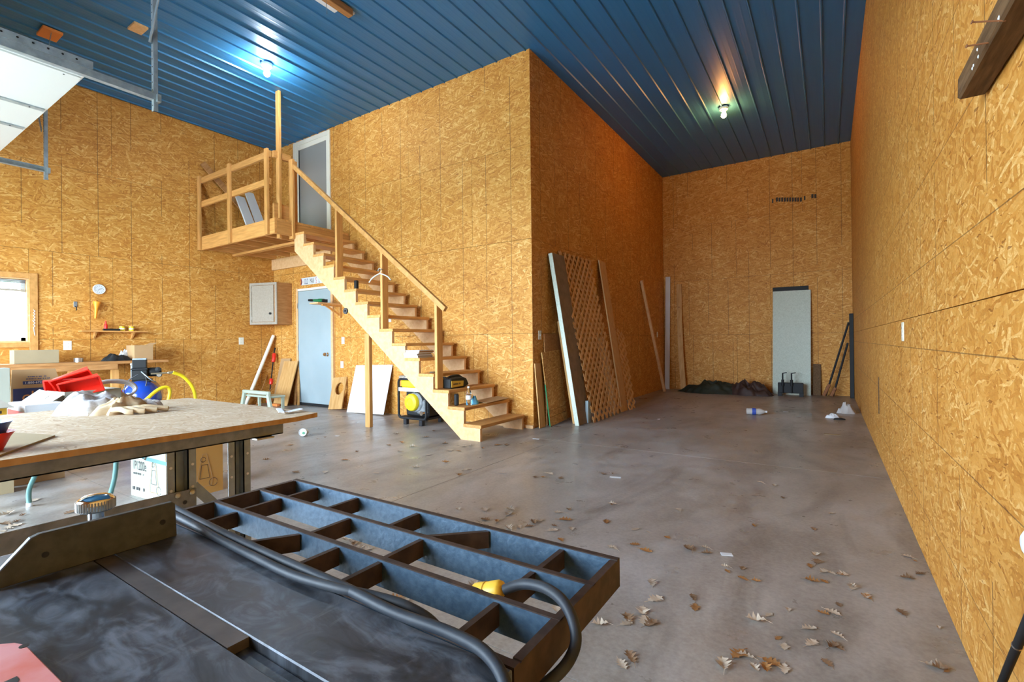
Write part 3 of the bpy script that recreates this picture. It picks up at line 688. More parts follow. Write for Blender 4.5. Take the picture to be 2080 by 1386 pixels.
clothb('work_glove', 'tan canvas work glove heaped beside the white towel', 'glove', tuple(px(252, 838, 2, TZ)), .075, .12, .05, .1, 5, 'canvas_tan', fold=.4)
clothb('rag', 'small off-white rag with tan hem at the right end of the glove heap', 'rag', tuple(px(302, 832, 2, TZ)), .05, .07, .03, -.5, 9, 'towel', fold=.4)
def finger(pts, r, parent): MB().tube(smooth(pts, 5), r, 9).build('finger', 'canvas_tan', parent)
gl = bpy.data.objects['work_glove']
for k, (dx, dy, l) in enumerate(((.02, -.07, .11), (.05, -.03, .12), (.055, .02, .11), (.04, .07, .09))):
    gc = px(250, 840, 2, TZ); b0 = Vector((gc.x+.02+dx*.4, gc.y+dy*.7, TZ+.022)); finger([b0, b0+Vector((.04, .02, .004)), b0+Vector((.065, .035+.012*k, -.006)), b0+Vector((.075, .055+.012*k, -.009))], [.0125]*15+[.009], gl)
# sheet of card at the near left of the bench
q = [px(u, v, 2, TZ+.006) for u, v in ((112, 884), (-70, 872), (-160, 965), (0, 924))]
MB().loft([p-Vector((0, 0, .005)) for p in q], q).build('card_sheet', 'cardboard_pale', label='flat pale card sheet on the near left of the workbench', cat='card')
# bowls
bc = px(-22, 920, 2, TZ+.006); bc = Vector((bc.x-.03, bc.y-.012, TZ+.006))
MB().lathe([(0, 0), (.045, 0), (.062, .04), (.072, .055), (.069, .055), (.058, .04), (.04, .006), (0, .006)], bc, (0, 0, 1), 28).build('red_bowl', 'red_plastic', label='red plastic bowl at the left edge of the workbench', cat='bowl', group='nested bowls')
MB().lathe([(0, .03), (.045, .03), (.060, .075), (.066, .085), (.063, .085), (.055, .07), (.04, .036), (0, .036)], bc, (0, 0, 1), 28).build('blue_bowl', 'blue_plastic', label='blue plastic bowl nested in the red bowl', cat='bowl', group='nested bowls')
pp_ = thing('paper_scrap', 'crumpled white paper strips near the workbench corner', 'paper', tuple(px(590, 836, 2, TZ)))
for (a, b) in (((575, 839), (612, 830)), ((585, 838), (614, 832)), ((566, 830), (572, 838))):
    A = px(*a, 2, TZ+.006); B = px(*b, 2, TZ+.012); MB().beam(A, B, .022, .003).build('strip', 'paper', pp_)
# ================================================================ FOLDING TABLE AND ITS LOAD
FZ = .70
ft_ = thing('folding_table', 'folding table with bent green steel legs behind the workbench', 'table', (-4.3, .4, 0))
cbox((-4.78, -.75, FZ-.035), (-3.80, 1.34, FZ)).build('table_top', 'cardboard_grey', ft_, bev=.006)
L0 = px(60, 1029, 2, 0); R0 = px(222, 1046, 2, 0)
uu = (R0-L0).normalized()
pts = [L0+Vector((0, 0, .003)), L0+Vector((0, 0, .12)), L0+uu*.10+Vector((0, 0, .32)), L0+uu*.12+Vector((0, 0, FZ-.04))]
MB().tube(smooth(pts, 5), .0145, 10).build('leg', 'green_legs', ft_)
pts = [R0+Vector((0, 0, .003)), R0+Vector((0, 0, .1)), R0-uu*(-.06)+Vector((0, 0, .3)), R0+uu*.065+Vector((0, 0, FZ-.04))]
MB().tube(smooth(pts, 5), .0145, 10).build('leg', 'green_legs', ft_)
for k, P_ in enumerate((L0, R0)):
    MB().lathe([(.018, 0), (.018, .025), (0, .025)], P_+Vector((0, 0, 0)), (0, 0, 1), 10).build('foot_cap', 'paper', ft_)
bh = px(296, 932, 0, R0.x+.15)
rl = R0+uu*.065
MB().beam((rl.x, rl.y, .47), (bh.x, bh.y, bh.z), .018, .006, (1, 0, 0)).build('brace', 'green_legs', ft_)
MB().beam((rl.x, rl.y, .48), (rl.x-.2, rl.y-.12, FZ-.04), .018, .006, (1, 0, 0)).build('brace', 'green_legs', ft_)
be = px(345, 945, 0, R0.x+.35); MB().beam(bh, be, .022, .006, (1, 0, 0)).build('brace', 'green_legs', ft_)
MB().lathe([(.012, -.01), (.012, .01)], bh, (1, 0, 0), 10).build('pivot', 'steel', ft_)
for y in (-.45,):
    for x in (-4.65, -3.95): MB().tube([(x, y, .003), (x, y, FZ-.04)], .0145, 10).build('leg', 'green_legs', ft_)
# carton on the floor under the tables
def carton(name, label, c, ex, ey, h, m1, m2=None, z0=0, topm=None, group=None, tape=True):
    """closed carton: c the near corner (x,y), ex/ey its two floor edges; the ex face takes m1, the ey face m2"""
    c = Vector((c[0], c[1], z0)); ex = Vector((ex[0], ex[1], 0)); ey = Vector((ey[0], ey[1], 0)); up = Vector((0, 0, h))
    t = thing(name, label, 'box', tuple(c+(ex+ey)/2), group=group)
    k = [c, c+ex, c+ex+ey, c+ey]
    MB().loft([k[0]-(k[0]-(c+(ex+ey)/2))*.004+Vector((0, 0, .001))]+[p-(p-(c+(ex+ey)/2))*.004+Vector((0, 0, .001)) for p in k[1:]], [p-(p-(c+(ex+ey)/2))*.004+up*.995 for p in k]).build('body', m1, t)
    e = .0015
    if m2:
        n = Vector((ey.y, -ey.x, 0)).normalized()
        if n.dot(ex) > 0: n = -n
        MB().loft([k[0], k[3], k[3]+up, k[0]+up], [p+n*e for p in (k[0], k[3], k[3]+up, k[0]+up)]).build('side_panel', m2, t)
    MB().loft([p+up for p in k], [p+up+Vector((0, 0, .003)) for p in k]).build('top_flap', topm or m1, t)
    if tape:
        a = c+ey*.45+up+Vector((0, 0, .003)); b = c+ey*.55+up+Vector((0, 0, .003))
        MB().loft([a, a+ex, b+ex, b], [p+Vector((0, 0, .0006)) for p in (a, a+ex, b+ex, b)]).build('tape', 'tape', t)
    return t, k
def bars(m, L, h, parent, mat='ink'):
    '''a line of small illegible print'''
    mb = MB(); u = 0; z = m.to_3x3() @ Vector((0, 0, 1)); rr = random.Random(int(L*1000))
    while u < L:
        w_ = rr.uniform(.25, .6)*h
        if rr.random() < .8: mb.loft([m @ Vector(p) for p in ((u, 0, 0), (u+w_, 0, 0), (u+w_, h*rr.uniform(.6, 1), 0), (u, h*.8, 0))], [m @ Vector(p) for p in ((u, 0, .0006), (u+w_, 0, .0006), (u+w_, h*.8, .0006), (u, h*.8, .0006))])
        u += w_+h*.18
    return mb.build('print', mat, parent)
t, k = carton('appliance_carton', 'tall printed carton on the floor under the tables', (-3.889, 1.498), (-.473, -.044), (-.014, .387), .385, 'carton_white', 'cardboard_orange')  # front face white as lit, side brown: daylight put into the colours
fx = Vector((.473, .044, 0)).normalized(); fn = Vector((fx.y, -fx.x, 0))
o_ = Vector((-4.362, 1.454, 0))+fn*.003
fm = lambda u, v: face_m(o_+fx*u+Vector((0, 0, v)), fx, (0, 0, 1))
words('1P1200e', .095, fm(.03, .20), 'ink', t, sx=.58); bars(fm(.03, .165), .15, .018, t); bars(fm(.03, .05), .16, .03, t)
gx_ = Vector((-.014, .387, 0)).normalized(); gn = Vector((1, 0, 0))
o2 = Vector((-3.889, 1.498, 0))+gn*.004
gm = lambda u, v: face_m(o2+gx_*u+Vector((0, 0, v)), gx_, (0, 0, 1))
words('00e', .10, gm(.02, .19), 'ink', t, sx=.7); bars(gm(.02, .30), .07, .022, t)
def outline(pts, m, mat, parent, wd=.004, name='print'):
    """line drawing printed on a face"""
    mb = MB(); P = [m @ Vector((u, v, .0)) for u, v in pts]; z = (m.to_3x3() @ Vector((0, 0, 1)))
    for a, b in zip(P, P[1:]): mb.beam(a, b, wd, .0006, z)
    return mb.build(name, mat, parent)
for m in (gm(.20, .06), fm(.27, .06)):
    outline([(0, 0), (.10, 0), (.11, .05), (.07, .24), (.04, .24), (.0, .05), (0, 0)], m, 'cardboard', t)
    outline([(.02, .06), (.09, .06), (.075, .16), (.035, .16), (.02, .06)], m, 'ink', t, .003)
    outline([(.045+.018*math.cos(a*.6), .20+.018*math.sin(a*.6)) for a in range(11)], m, 'ink', t, .003)
    outline([(.115+.03*math.cos(a*.55), .02+.03*math.sin(a*.55)) for a in range(12)], m, 'ink', t, .003)
# open carton of small parts with its flap laid out
oc = thing('open_carton', 'open pale carton with a big flap, on the folding table', 'box', (-4.2, 1.12, FZ))
A = Vector((-4.02, 1.0, FZ)); ex = Vector((-.30, -.03, 0)); ey = Vector((-.03, .30, 0)); hh = .125
B_ = [A, A+ex, A+ex+ey, A+ey]
for i in range(4):
    p, q_ = B_[i], B_[(i+1) % 4]; n_ = (q_-p).cross(Vector((0, 0, 1))).normalized()*.003
    MB().loft([p, q_, q_+n_, p+n_], [v+Vector((0, 0, hh)) for v in (p, q_, q_+n_, p+n_)]).build('side', 'carton_white', oc)
MB().loft(B_, [v+Vector((0, 0, .003)) for v in B_]).build('bottom', 'cardboard_grey', oc)
Fq = [px(u, v, 0, X_) for (u, v, X_) in ((128, 803, -4.02), (80, 791, -4.28), (33, 822, -4.20), (76, 834, -3.95))]
nrm = (Fq[1]-Fq[0]).cross(Fq[3]-Fq[0]).normalized()*.004
fo = MB().loft(Fq, [p-nrm for p in Fq]).build('flap', 'cardboard_grey', oc)
cen = (Fq[0]+Fq[1]+Fq[2]+Fq[3])/4+(Fq[1]-Fq[2])*.18
e1 = (Fq[3]-Fq[2])*.15; e2 = (Fq[1]-Fq[2])*.12; nn = nrm*(.3 if nrm.z > 0 else -.3)
MB().loft([cen-e1-e2, cen+e1-e2, cen+e1+e2, cen-e1+e2], [p+nn*1.2 for p in (cen-e1-e2, cen+e1-e2, cen+e1+e2, cen-e1+e2)]).build('label', 'label_white', fo)
G_ = [px(u, v, 0, X_) for (u, v, X_) in ((190, 800, -4.05), (248, 797, -4.30), (276, 808, -4.25), (262, 812, -4.05))]
MB().loft(G_, [p-Vector((0, 0, .004)) for p in G_]).build('flap', 'cardboard', oc)
# red bins heaped on the carton
def bin_(M_, lab):
    t = thing('parts_bin', lab, 'bin', mtx=M_, group='red stacking bins')
    l, w_, h_ = .18, .105, .075; th = .004
    bo = [(0, -w_/2+.012), (l, -w_/2+.012), (l, w_/2-.012), (0, w_/2-.012)]; to = [(-.02, -w_/2), (l+.006, -w_/2), (l+.006, w_/2), (-.02, w_/2)]
    m = MB()
    o_b = [(x, y, 0) for x, y in bo]; hs = [h_*.55, h_, h_, h_*.55]; o_t = [(x, y, z) for (x, y), z in zip(to, hs)]
    cxy = (l/2, 0)
    sh = lambda P_: [(cxy[0]+(x-cxy[0])*.955, y*.93, z+.004 if z < .01 else z) for x, y, z in P_]
    ib, it = sh(o_b), sh(o_t)
    m.add(o_b+o_t+ib+it, [(0, 3, 2, 1), (0, 1, 5, 4), (1, 2, 6, 5), (2, 3, 7, 6), (3, 0, 4, 7), (8, 9, 10, 11), (9, 8, 12, 13), (10, 9, 13, 14), (11, 10, 14, 15), (8, 11, 15, 12), (4, 5, 13, 12), (5, 6, 14, 13), (6, 7, 15, 14), (7, 4, 12, 15)])
    m.build('shell', 'red_plastic', t, local=True)
    rim = MB()
    for i in range(4): rim.beam(o_t[i], o_t[(i+1) % 4], .008, .007)
    rim.build('rim', 'red_plastic', t, local=True)
    for y in (-.022, 0, .022): MB().box((.02, y-.003, -.004), (l-.02, y+.003, 0)).build('rib', 'red_plastic', t, local=True)
    MB().box((-.013, -.018, .012), (-.009, .018, .028)).build('label', 'label_white', t, local=True)
    return t
def euler_m(loc, rx, ry, rz): return Matrix.Translation(loc) @ Matrix.Rotation(rz, 4, 'Z') @ Matrix.Rotation(ry, 4, 'Y') @ Matrix.Rotation(rx, 4, 'X')
bin_(euler_m(px(116, 779, 0, -4.22), math.radians(118), math.radians(-24), math.radians(68)), 'red stacking bin on top of the heap, tipped up with a white label')
bin_(euler_m(px(130, 788, 0, -4.12), math.radians(112), math.radians(-16), math.radians(72)), 'red stacking bin lying on its side below the topmost bin')
bin_(euler_m(px(104, 786, 0, -4.3), math.radians(100), math.radians(-5), math.radians(60)), 'red stacking bin half hidden at the left end of the heap')
# coil of pale hose and red lid right of the bins
hc = Vector((-4.45, 1.36, .74))
hl = thing('hose_coil', 'coil of translucent pale hose right of the red bins', 'hose', (hc.x, hc.y, FZ))
for k in range(3): MB().tube([(hc.x+.02*k, hc.y+.15*math.cos(a), .775+.07*math.sin(a)+.008*k) for a in [math.pi*2*i/28 for i in range(29)]], .009, 8).build('hose_loop', 'plastic_bag', hl)
MB().lathe([(0, 0), (.075, 0), (.08, .012), (.07, .02), (0, .024)], (-4.36, 1.33, .75), (.6, -.2, .8), 24).build('round_cover', 'red_plastic', label='round red cover lying inside the pale hose coil', cat='cover')
cbox((-4.6, 1.12, FZ), (-4.3, 1.335, .75)).build('parts_tray', 'cardboard', label='low cardboard tray under the pale hose coil', cat='tray')
# white tote with a red lid band at the near left
tt = thing('white_tote', 'white flat tote with a red base left of the open carton', 'tote', (-3.95, .72, FZ))
TQ = [(-3.83, .785), (-3.83, .965), (-4.22, .94), (-4.22, .785)]
MB().loft([(x, y, FZ) for x, y in TQ], [(x*1.0, y, FZ+.035) for x, y in TQ]).build('base', 'red_plastic', tt)
MB().loft([(x, y, FZ+.035) for x, y in TQ], [(x+(-.02 if x > -4 else .02), y, FZ+.075) for x, y in TQ]).build('body', 'white_paint', tt)
ob = thing('orange_carton', 'orange and black carton with a grey flap at the left edge', 'box', (-3.75, .46, FZ))
P_ = px(14, 838, 0, -3.82)
cbox((-4.05, P_.y-.22, FZ), (-3.82, P_.y, .775)).build('body', 'yellow_dull', ob)
cbox((-3.8205, P_.y-.2, .712), (-3.8195, P_.y-.035, .735)).build('print', 'ink', ob); cbox((-3.8205, P_.y-.2, .745), (-3.8195, P_.y-.02, .76)).build('print', 'ink', ob)
MB().loft([(-3.80, P_.y+.025, .775), (-4.05, P_.y, .79), (-4.05, P_.y-.22, .79), (-3.80, P_.y-.22, .775)], [(-3.80, P_.y+.025, .779), (-4.05, P_.y-.02, .835), (-4.05, P_.y-.22, .835), (-3.80, P_.y-.22, .779)]).build('flap', 'cardboard_grey', ob)
# pet-supply box on a lower carton, behind the folding table
bx0 = px(22, 790, 0, -5.45); bx1 = px(124, 790, 0, -5.45); W_ = bx1.y-bx0.y
zt = bx0.z; zb_ = .36
carton('storage_carton', 'plain brown carton under the navy printed box', (-5.45, bx0.y-.02), (0, W_+.04), (-.42, 0), .358, 'cardboard', None)
cw = thing('printed_box', 'brown and navy box with an upright printed flap behind the bins', 'box', (-5.65, bx0.y+W_/2, zb_))
cbox((-5.84, bx0.y, zb_+.001), (-5.45, bx0.y+W_, zt)).build('body', 'cardboard', cw)
cbox((-5.45, bx0.y+.012, zb_+.004), (-5.4485, bx0.y+W_, zt-.004)).build('navy_panel', 'carton_navy', cw)
fz = px(22, 752, 0, -5.47).z
MB().loft([(-5.452, bx0.y, zt), (-5.452, bx0.y+W_, zt), (-5.455, bx0.y+W_, zt), (-5.455, bx0.y, zt)], [(-5.47, bx0.y+.01, fz), (-5.47, bx0.y+W_-.03, fz), (-5.474, bx0.y+W_-.03, fz), (-5.474, bx0.y+.01, fz)]).build('flap', 'cardboard', cw)
fw = lambda y, z, dx=0: face_m((-5.4475+dx, y, z), (0, 1, 0), (0, 0, 1))
words('chewy', .12, fw(bx0.y+.06, zt-.11), 'ink_orange', cw)
MB().box((-5.4605, bx0.y+.07, zt+.026), (-5.4545, bx0.y+.255, zt+.053)).build('print_band', 'ink_navy', cw)
words('1-800-672-4399', .0245, fw(bx0.y+.08, zt+.032, -.0065), 'ink_white', cw)
bars(fw(bx0.y+.09, zt+.066, -.0095), .14, .010, cw, 'ink_navy'); bars(fw(bx0.y+.10, zt+.084, -.0115), .11, .010, cw, 'ink_navy')
lw0 = px(-40, 800, 0, -5.25); lw1 = px(21, 748, 0, -5.25)
cbox((-5.40, lw0.y, .42), (-5.25, lw1.y, lw1.z)).build('white_carton', 'carton_white', label='upright white carton at the left edge beside the printed box', cat='box', bev=.004)
cbox((-5.42, lw0.y-.05, 0), (-5.23, lw1.y+.01, .42)).build('floor_carton', 'cardboard_pale', label='pale carton on the floor under the upright white carton', cat='box')
# ================================================================ AIR COMPRESSOR
tc = Vector((-7.0, 2.46, .50)); ad = Vector((.80, -.35, 0)).normalized(); sd = Vector((-ad.y, ad.x, 0))
ac = thing('air_compressor', 'blue tank air compressor with black pump, behind the workbench', 'air compressor', (tc.x, tc.y, 0))
MB().lathe([(0, -.36), (.06, -.35), (.13, -.325), (.175, -.28), (.195, -.23), (.197, -.2), (.197, .2), (.195, .23), (.175, .28), (.13, .325), (.06, .35), (0, .36)], tc, ad, 32).build('tank', 'blue_enamel', ac)
MB().lathe([(.198, .19), (.2, .195), (.2, .205), (.198, .21)], tc, ad, 32).build('weld_band', 'blue_enamel', ac)
def obx(c, a, b, h, name, mat, parent, bev=.006):
    c = Vector(c); A = ad*a; B = sd*b; q = [c-A-B, c+A-B, c+A+B, c-A+B]
    return MB().loft(q, [p+Vector((0, 0, h)) for p in q]).build(name, mat, parent, bev=bev)
obx(tc+Vector((0, 0, .185)), .2, .09, .02, 'saddle', 'dark_steel', ac)
tp = tc+Vector((0, 0, .205))
pm = obx(tp+ad*.06-sd*.02, .085, .075, .12, 'pump_block', 'black_plastic', ac)
obx(tp+ad*.06-sd*.02+Vector((0, 0, .12)), .09, .08, .022, 'valve_plate', 'dark_steel', ac); obx(tp+ad*.06-sd*.02+Vector((0, 0, .142)), .075, .068, .10, 'cylinder_head', 'black_plastic', ac)
for k in range(7): obx(tp+ad*(.0+.02*k)-sd*.02+Vector((0, 0, .242)), .004, .066, .016, 'cooling_fin', 'galv', ac, 0)
obx(tp-ad*.13-sd*.07, .06, .05, .17, 'switch_box', 'galv', ac); obx(tp-ad*.13-sd*.07+Vector((0, 0, .17)), .064, .054, .03, 'switch_cap', 'cabinet_grey', ac)
MB().lathe([(0, 0), (.05, 0), (.055, .02), (.055, .11), (.04, .13), (0, .13)], tp+sd*.06+ad*.05+Vector((0, 0, .09)), sd, 18).build('motor', 'black_plastic', ac)
MB().lathe([(0, 0), (.028, 0), (.03, .02), (.03, .04), (0, .045)], tp+sd*.16+ad*.09+Vector((0, 0, .12)), ad, 16).build('regulator', 'black_plastic', ac)
MB().lathe([(0, 0), (.03, 0), (.03, .015), (.026, .017), (0, .017)], tp+sd*.17+ad*.1+Vector((0, 0, .055)), ad, 18).build('gauge', 'black_plastic', ac)
MB().lathe([(0, 0), (.024, 0), (.024, .001), (0, .001)], tp+sd*.17+ad*.118+Vector((0, 0, .055)), ad, 18).build('gauge_dial', 'cabinet_grey', ac)
MB().tube(smooth([tp+ad*.14+Vector((0, 0, .1)), tp+ad*.2+sd*.05+Vector((0, 0, .05)), tp+ad*.2+sd*.1+Vector((0, 0, .0)), tp+ad*.15+sd*.14+Vector((0, 0, -.03))]), .006, 8).build('copper_pipe', 'galv', ac)
lp = tc+ad*.30
MB().tube(smooth([lp-sd*.02+Vector((0, 0, .28)), lp-sd*.12+Vector((0, 0, .2)), lp-sd*.15+Vector((0, 0, .06)), lp-sd*.09+Vector((0, 0, -.02)), lp+sd*.02+Vector((0, 0, .08)), lp+sd*.06+Vector((0, 0, .18)), lp+sd*.05+Vector((0, 0, .26))]), .006, 8).build('cable', 'black_rubber', ac)
for a in (-.22, .22):
    for b in (-.12, .12): MB().tube([tc+ad*a+sd*b*.8+Vector((0, 0, -.14)), Vector((tc.x, tc.y, 0))+ad*a+sd*b*1.3], .016, 8).build('foot', 'dark_steel', ac)
yh = thing('air_hose', 'yellow air hose looping beside the blue compressor', 'hose', (-7, 2.9, 0))
Xh = -6.75
hp = [px(u, v, 0, Xh) for u, v in ((351, 757), (372, 765), (390, 785), (397, 810), (394, 845), (385, 900))]; hp[-1].z = .02
MB().tube(smooth(hp, 8), .021, 10).build('hose', 'yellow_plastic', yh)
hp2 = [px(u, v, 0, Xh+.3) for u, v in ((285, 830), (305, 805), (325, 790), (340, 787), (345, 797), (340, 830))]; hp2 = [hp2[0]+Vector((.05, 0, -.25))]+hp2+[hp2[-1]+Vector((0, 0, -.3))]
for p in hp2: p.z = max(p.z, .02)
MB().tube(smooth(hp2, 8), .019, 10).build('hose', 'yellow_plastic', yh)
MB().lathe([(.015, 0), (.015, .05), (.010, .055), (.010, .22), (0, .22)], hp[0], (-.15, -1, -.02), 10).build('coupler', 'zinc', yh)
# ================================================================ WALL BENCH
bt = thing('wall_bench', 'long pine workbench against the window wall', 'workbench', (-8.7, .9, 0))
cbox((XL, -1.4, .865), (-8.4, 3.29, .903)).build('bench_top', 'fir_dark', bt, bev=.003)
cbox((-8.44, -1.4, .79), (-8.40, 2.66, .864)).build('apron', 'fir_dark', bt)
for y in (-1.3, .4, 2.22, 2.6): 
    cbox((-8.49, y, 0), (-8.44, y+.085, .865)).build('leg', 'pine_z', bt); cbox((XL, y, .78), (-8.49, y+.04, .865)).build('bearer', 'pine', bt)
cbox((-8.445, 2.13, .70), (-8.42, 2.22, .80)).build('gusset', 'pine', bt)
cbox((XL+.0, -1.3, .30), (-8.5, 2.6, .33)).build('lower_shelf', 'fir_dark', bt)
BZ = .904
a = px(28, 735, 0, -8.52); b = px(119, 735, 0, -8.52)
carton('long_carton', 'long low tan carton with a tape seam on the wall bench', (-8.50, a.y), (0, b.y-a.y), (-.22, 0), .17, 'cardboard_pale', None, z0=BZ)
tr = px(162, 733, 0, -8.5)
MB().lathe([(.028, 0), (.05, 0), (.05, .055), (.028, .055), (.028, 0)], (-8.55, tr.y, BZ), (0, 0, 1), 24).build('tape_roll', 'steel', label='silver roll of duct tape standing on the wall bench', cat='tape roll')
p = px(236, 722, 0, -8.6)
clothb('black_pouch', 'crumpled black pouch lying beside the small carton on the bench', 'pouch', (-8.62, p.y, BZ), .09, .17, .075, 0, 11, 'black_plastic', fold=.3)
p2 = px(255, 722, 0, -8.8); clothb('white_rag', 'small white rag behind the black pouch on the bench', 'rag', (-8.82, p2.y, BZ), .07, .10, .12, 0, 14, 'towel', nr=9, na=30)
a = px(272, 725, 0, -8.55); b = px(310, 725, 0, -8.55)
t, k = carton('small_carton', 'upright brown carton with open top near the bench end', (-8.53, a.y), (0, b.y-a.y), (-.3, 0), .22, 'cardboard', None, z0=BZ, tape=False)
MB().loft([(-8.55, b.y, BZ+.22), (-8.80, b.y, BZ+.22), (-8.80, b.y, BZ+.223), (-8.55, b.y, BZ+.223)], [(-8.55, b.y+.06, BZ+.255), (-8.80, b.y+.06, BZ+.255), (-8.80, b.y+.06, BZ+.258), (-8.55, b.y+.06, BZ+.258)]).build('flap', 'cardboard', t)
# little shelf
sh = thing('wall_shelf', 'small pine wall shelf holding two yellow tins', 'shelf', (XL+.08, 2.78, 1.33))
ya, yb = 2.39, 3.19
cbox((XL, ya, 1.325), (XL+.16, yb, 1.345)).build('shelf_board', 'pine_y', sh, bev=.002)
for y in (ya+.17, yb-.17): MB().loft([(XL, y, 1.325), (XL+.12, y, 1.325), (XL, y, 1.22)], [(XL, y+.02, 1.325), (XL+.12, y+.02, 1.325), (XL, y+.02, 1.22)]).build('bracket', 'pine', sh)
SZ2 = 1.346
def tin(u, lab):
    y = px(u, 668, 0, XL+.08).y
    t = thing('paint_tin', lab, 'tin', (XL+.08, y, SZ2), group='yellow tins on the wall shelf')
    MB().lathe([(0, 0), (.034, 0), (.034, .062), (0, .062)], (XL+.08, y, SZ2), (0, 0, 1), 20).build('can', 'yellow_plastic', t)
    MB().lathe([(.0345, .022), (.0348, .023), (.0348, .038), (.0345, .039)], (XL+.08, y, SZ2), (0, 0, 1), 20).build('paper_band', 'cream_paint', t)
    MB().lathe([(0, .062), (.036, .062), (.036, .07), (.03, .071), (0, .069)], (XL+.08, y, SZ2), (0, 0, 1), 20).build('lid', 'yellow_dull', t)
tin(248, 'yellow tin on the wall shelf nearer the red bottle'); tin(267, 'yellow tin at the right end of the wall shelf')
y = px(215, 668, 0, XL+.07).y
t = thing('red_bottle', 'slim red bottle on the small wall shelf', 'bottle', (XL+.07, y, SZ2))
MB().lathe([(0, 0), (.024, 0), (.024, .085), (.017, .10), (0, .10)], (XL+.07, y, SZ2), (0, 0, 1), 16).build('body', 'red_plastic', t); MB().lathe([(.012, .10), (.011, .125), (.004, .15), (0, .15)], (XL+.07, y, SZ2), (0, 0, 1), 12).build('nozzle', 'red_plastic', t)
a = px(208, 671, 0, XL+.12).y; b = px(243, 671, 0, XL+.12).y
cbox((XL+.125, a, SZ2), (XL+.155, b, SZ2+.028)).build('black_bar', 'black_plastic', label='flat black bar lying along the wall shelf front', cat='bar', bev=.004)
# clock, funnel, hook, outlets on the left wall
p = px(201, 588, 0, XL)
t = thing('wall_clock', 'small round white wall clock above the orange funnel', 'clock', (XL, p.y, p.z))
MB().lathe([(0, 0), (.075, 0), (.075, .015), (.068, .025), (.064, .02), (0, .018)], (XL, p.y, p.z), (1, 0, 0), 32).build('case', 'white_paint', t)
for k in range(12):
    a = math.pi*k/6; c0 = Vector((XL+.0205, p.y+.052*math.sin(a), p.z+.052*math.cos(a))); c1 = Vector((XL+.0205, p.y+.043*math.sin(a), p.z+.043*math.cos(a)))
    MB().beam(c0, c1, .004, .0015, (1, 0, 0)).build('hour_mark', 'ink', t)
MB().beam((XL+.021, p.y, p.z), (XL+.021, p.y+.035, p.z+.012), .005, .0015, (1, 0, 0)).build('clock_hand', 'ink', t); MB().beam((XL+.022, p.y, p.z), (XL+.022, p.y-.02, p.z-.02), .004, .0015, (1, 0, 0)).build('clock_hand', 'ink', t)
p = px(197, 613, 0, XL+.05)
t = thing('funnel', 'long orange funnel hanging on the wall below the clock', 'funnel', (XL+.04, p.y, p.z-.25))
MB().lathe([(.048, 0), (.05, -.004), (.048, -.012), (.022, -.10), (.014, -.25), (.010, -.25), (.018, -.1), (.044, -.012)], (XL+.052, p.y, p.z), (0, .08, 1), 22).build('cone', 'orange_plastic', t)
MB().tube([(XL+.004, p.y, p.z-.01), (XL+.01, p.y, p.z+.02), (XL+.02, p.y, p.z-.002)], .004, 6).build('hang_tab', 'orange_plastic', t)
p = px(153, 620, 0, XL)
t = thing('wall_hook', 'small dark metal hook on the wall left of the funnel', 'hook', (XL, p.y, p.z-.05))
cbox((XL, p.y-.02, p.z-.03), (XL+.012, p.y+.02, p.z+.05)).build('plate', 'galv_dark', t, bev=.003); MB().tube(smooth([(XL+.01, p.y, p.z-.02), (XL+.045, p.y, p.z-.04), (XL+.05, p.y, p.z-.065), (XL+.03, p.y, p.z-.075)]), .006, 8).build('hook_arm', 'dark_steel', t)
def outlet(c, n, lab, mat='ivory', w_=.075, h_=.118, sw=False):
    n = Vector(n); s = Vector((-n.y, n.x, 0)); c = Vector(c)
    t = thing('wall_switch' if sw else 'wall_outlet', lab, 'switch' if sw else 'outlet', tuple(c-Vector((0, 0, h_/2))))
    def pad(u0, u1, v0, v1, d0, d1, nm, mt, bev=0):
        q = [c+s*u+Vector((0, 0, v)) for u, v in ((u0, v0), (u1, v0), (u1, v1), (u0, v1))]
        return MB().loft([p+n*d0 for p in q], [p+n*d1 for p in q]).build(nm, mt, t, bev=bev)
    pad(-w_/2, w_/2, -h_/2, h_/2, 0, .006, 'cover_plate', mat, .002)
    if sw: pad(-.006, .006, -.013, .013, .006, .014, 'toggle', 'white_paint')
    else:
        for v in (-.022, .022):
            pad(-.017, .017, v-.014, v+.014, .006, .0075, 'socket', mat); pad(-.008, -.006, v-.004, v+.005, .0075, .0078, 'slot', 'ink'); pad(.006, .008, v-.004, v+.005, .0075, .0078, 'slot', 'ink')
outlet(px(137, 702, 0, XL), (1, 0, 0), 'ivory outlet above the long carton on the window wall', w_=.09, h_=.13)
outlet(px(490, 693, 0, XL), (1, 0, 0), 'ivory outlet under the grey wall cabinet', w_=.09, h_=.13)
outlet(px(697, 692, 1, YF), (0, -1, 0), 'white light switch right of the blue door', 'white_paint', sw=True)
outlet(px(695, 741, 1, YF), (0, -1, 0), 'white outlet low on the wall right of the blue door', 'white_paint')
outlet(px(790, 650, 1, YF), (0, -1, 0), 'white outlet on the stair wall behind the steps', 'white_paint', .11, .07)
outlet(px(1096, 681, 0, XB), (1, 0, 0), 'ivory switch at the near end of the shaded wall', sw=True)
outlet(px(1335, 680, 0, XB), (1, 0, 0), 'ivory outlet on the shaded wall by the slanting stick')
outlet(px(1835, 674, 0, XR), (-1, 0, 0), 'ivory outlet halfway along the right wall', w_=.08)
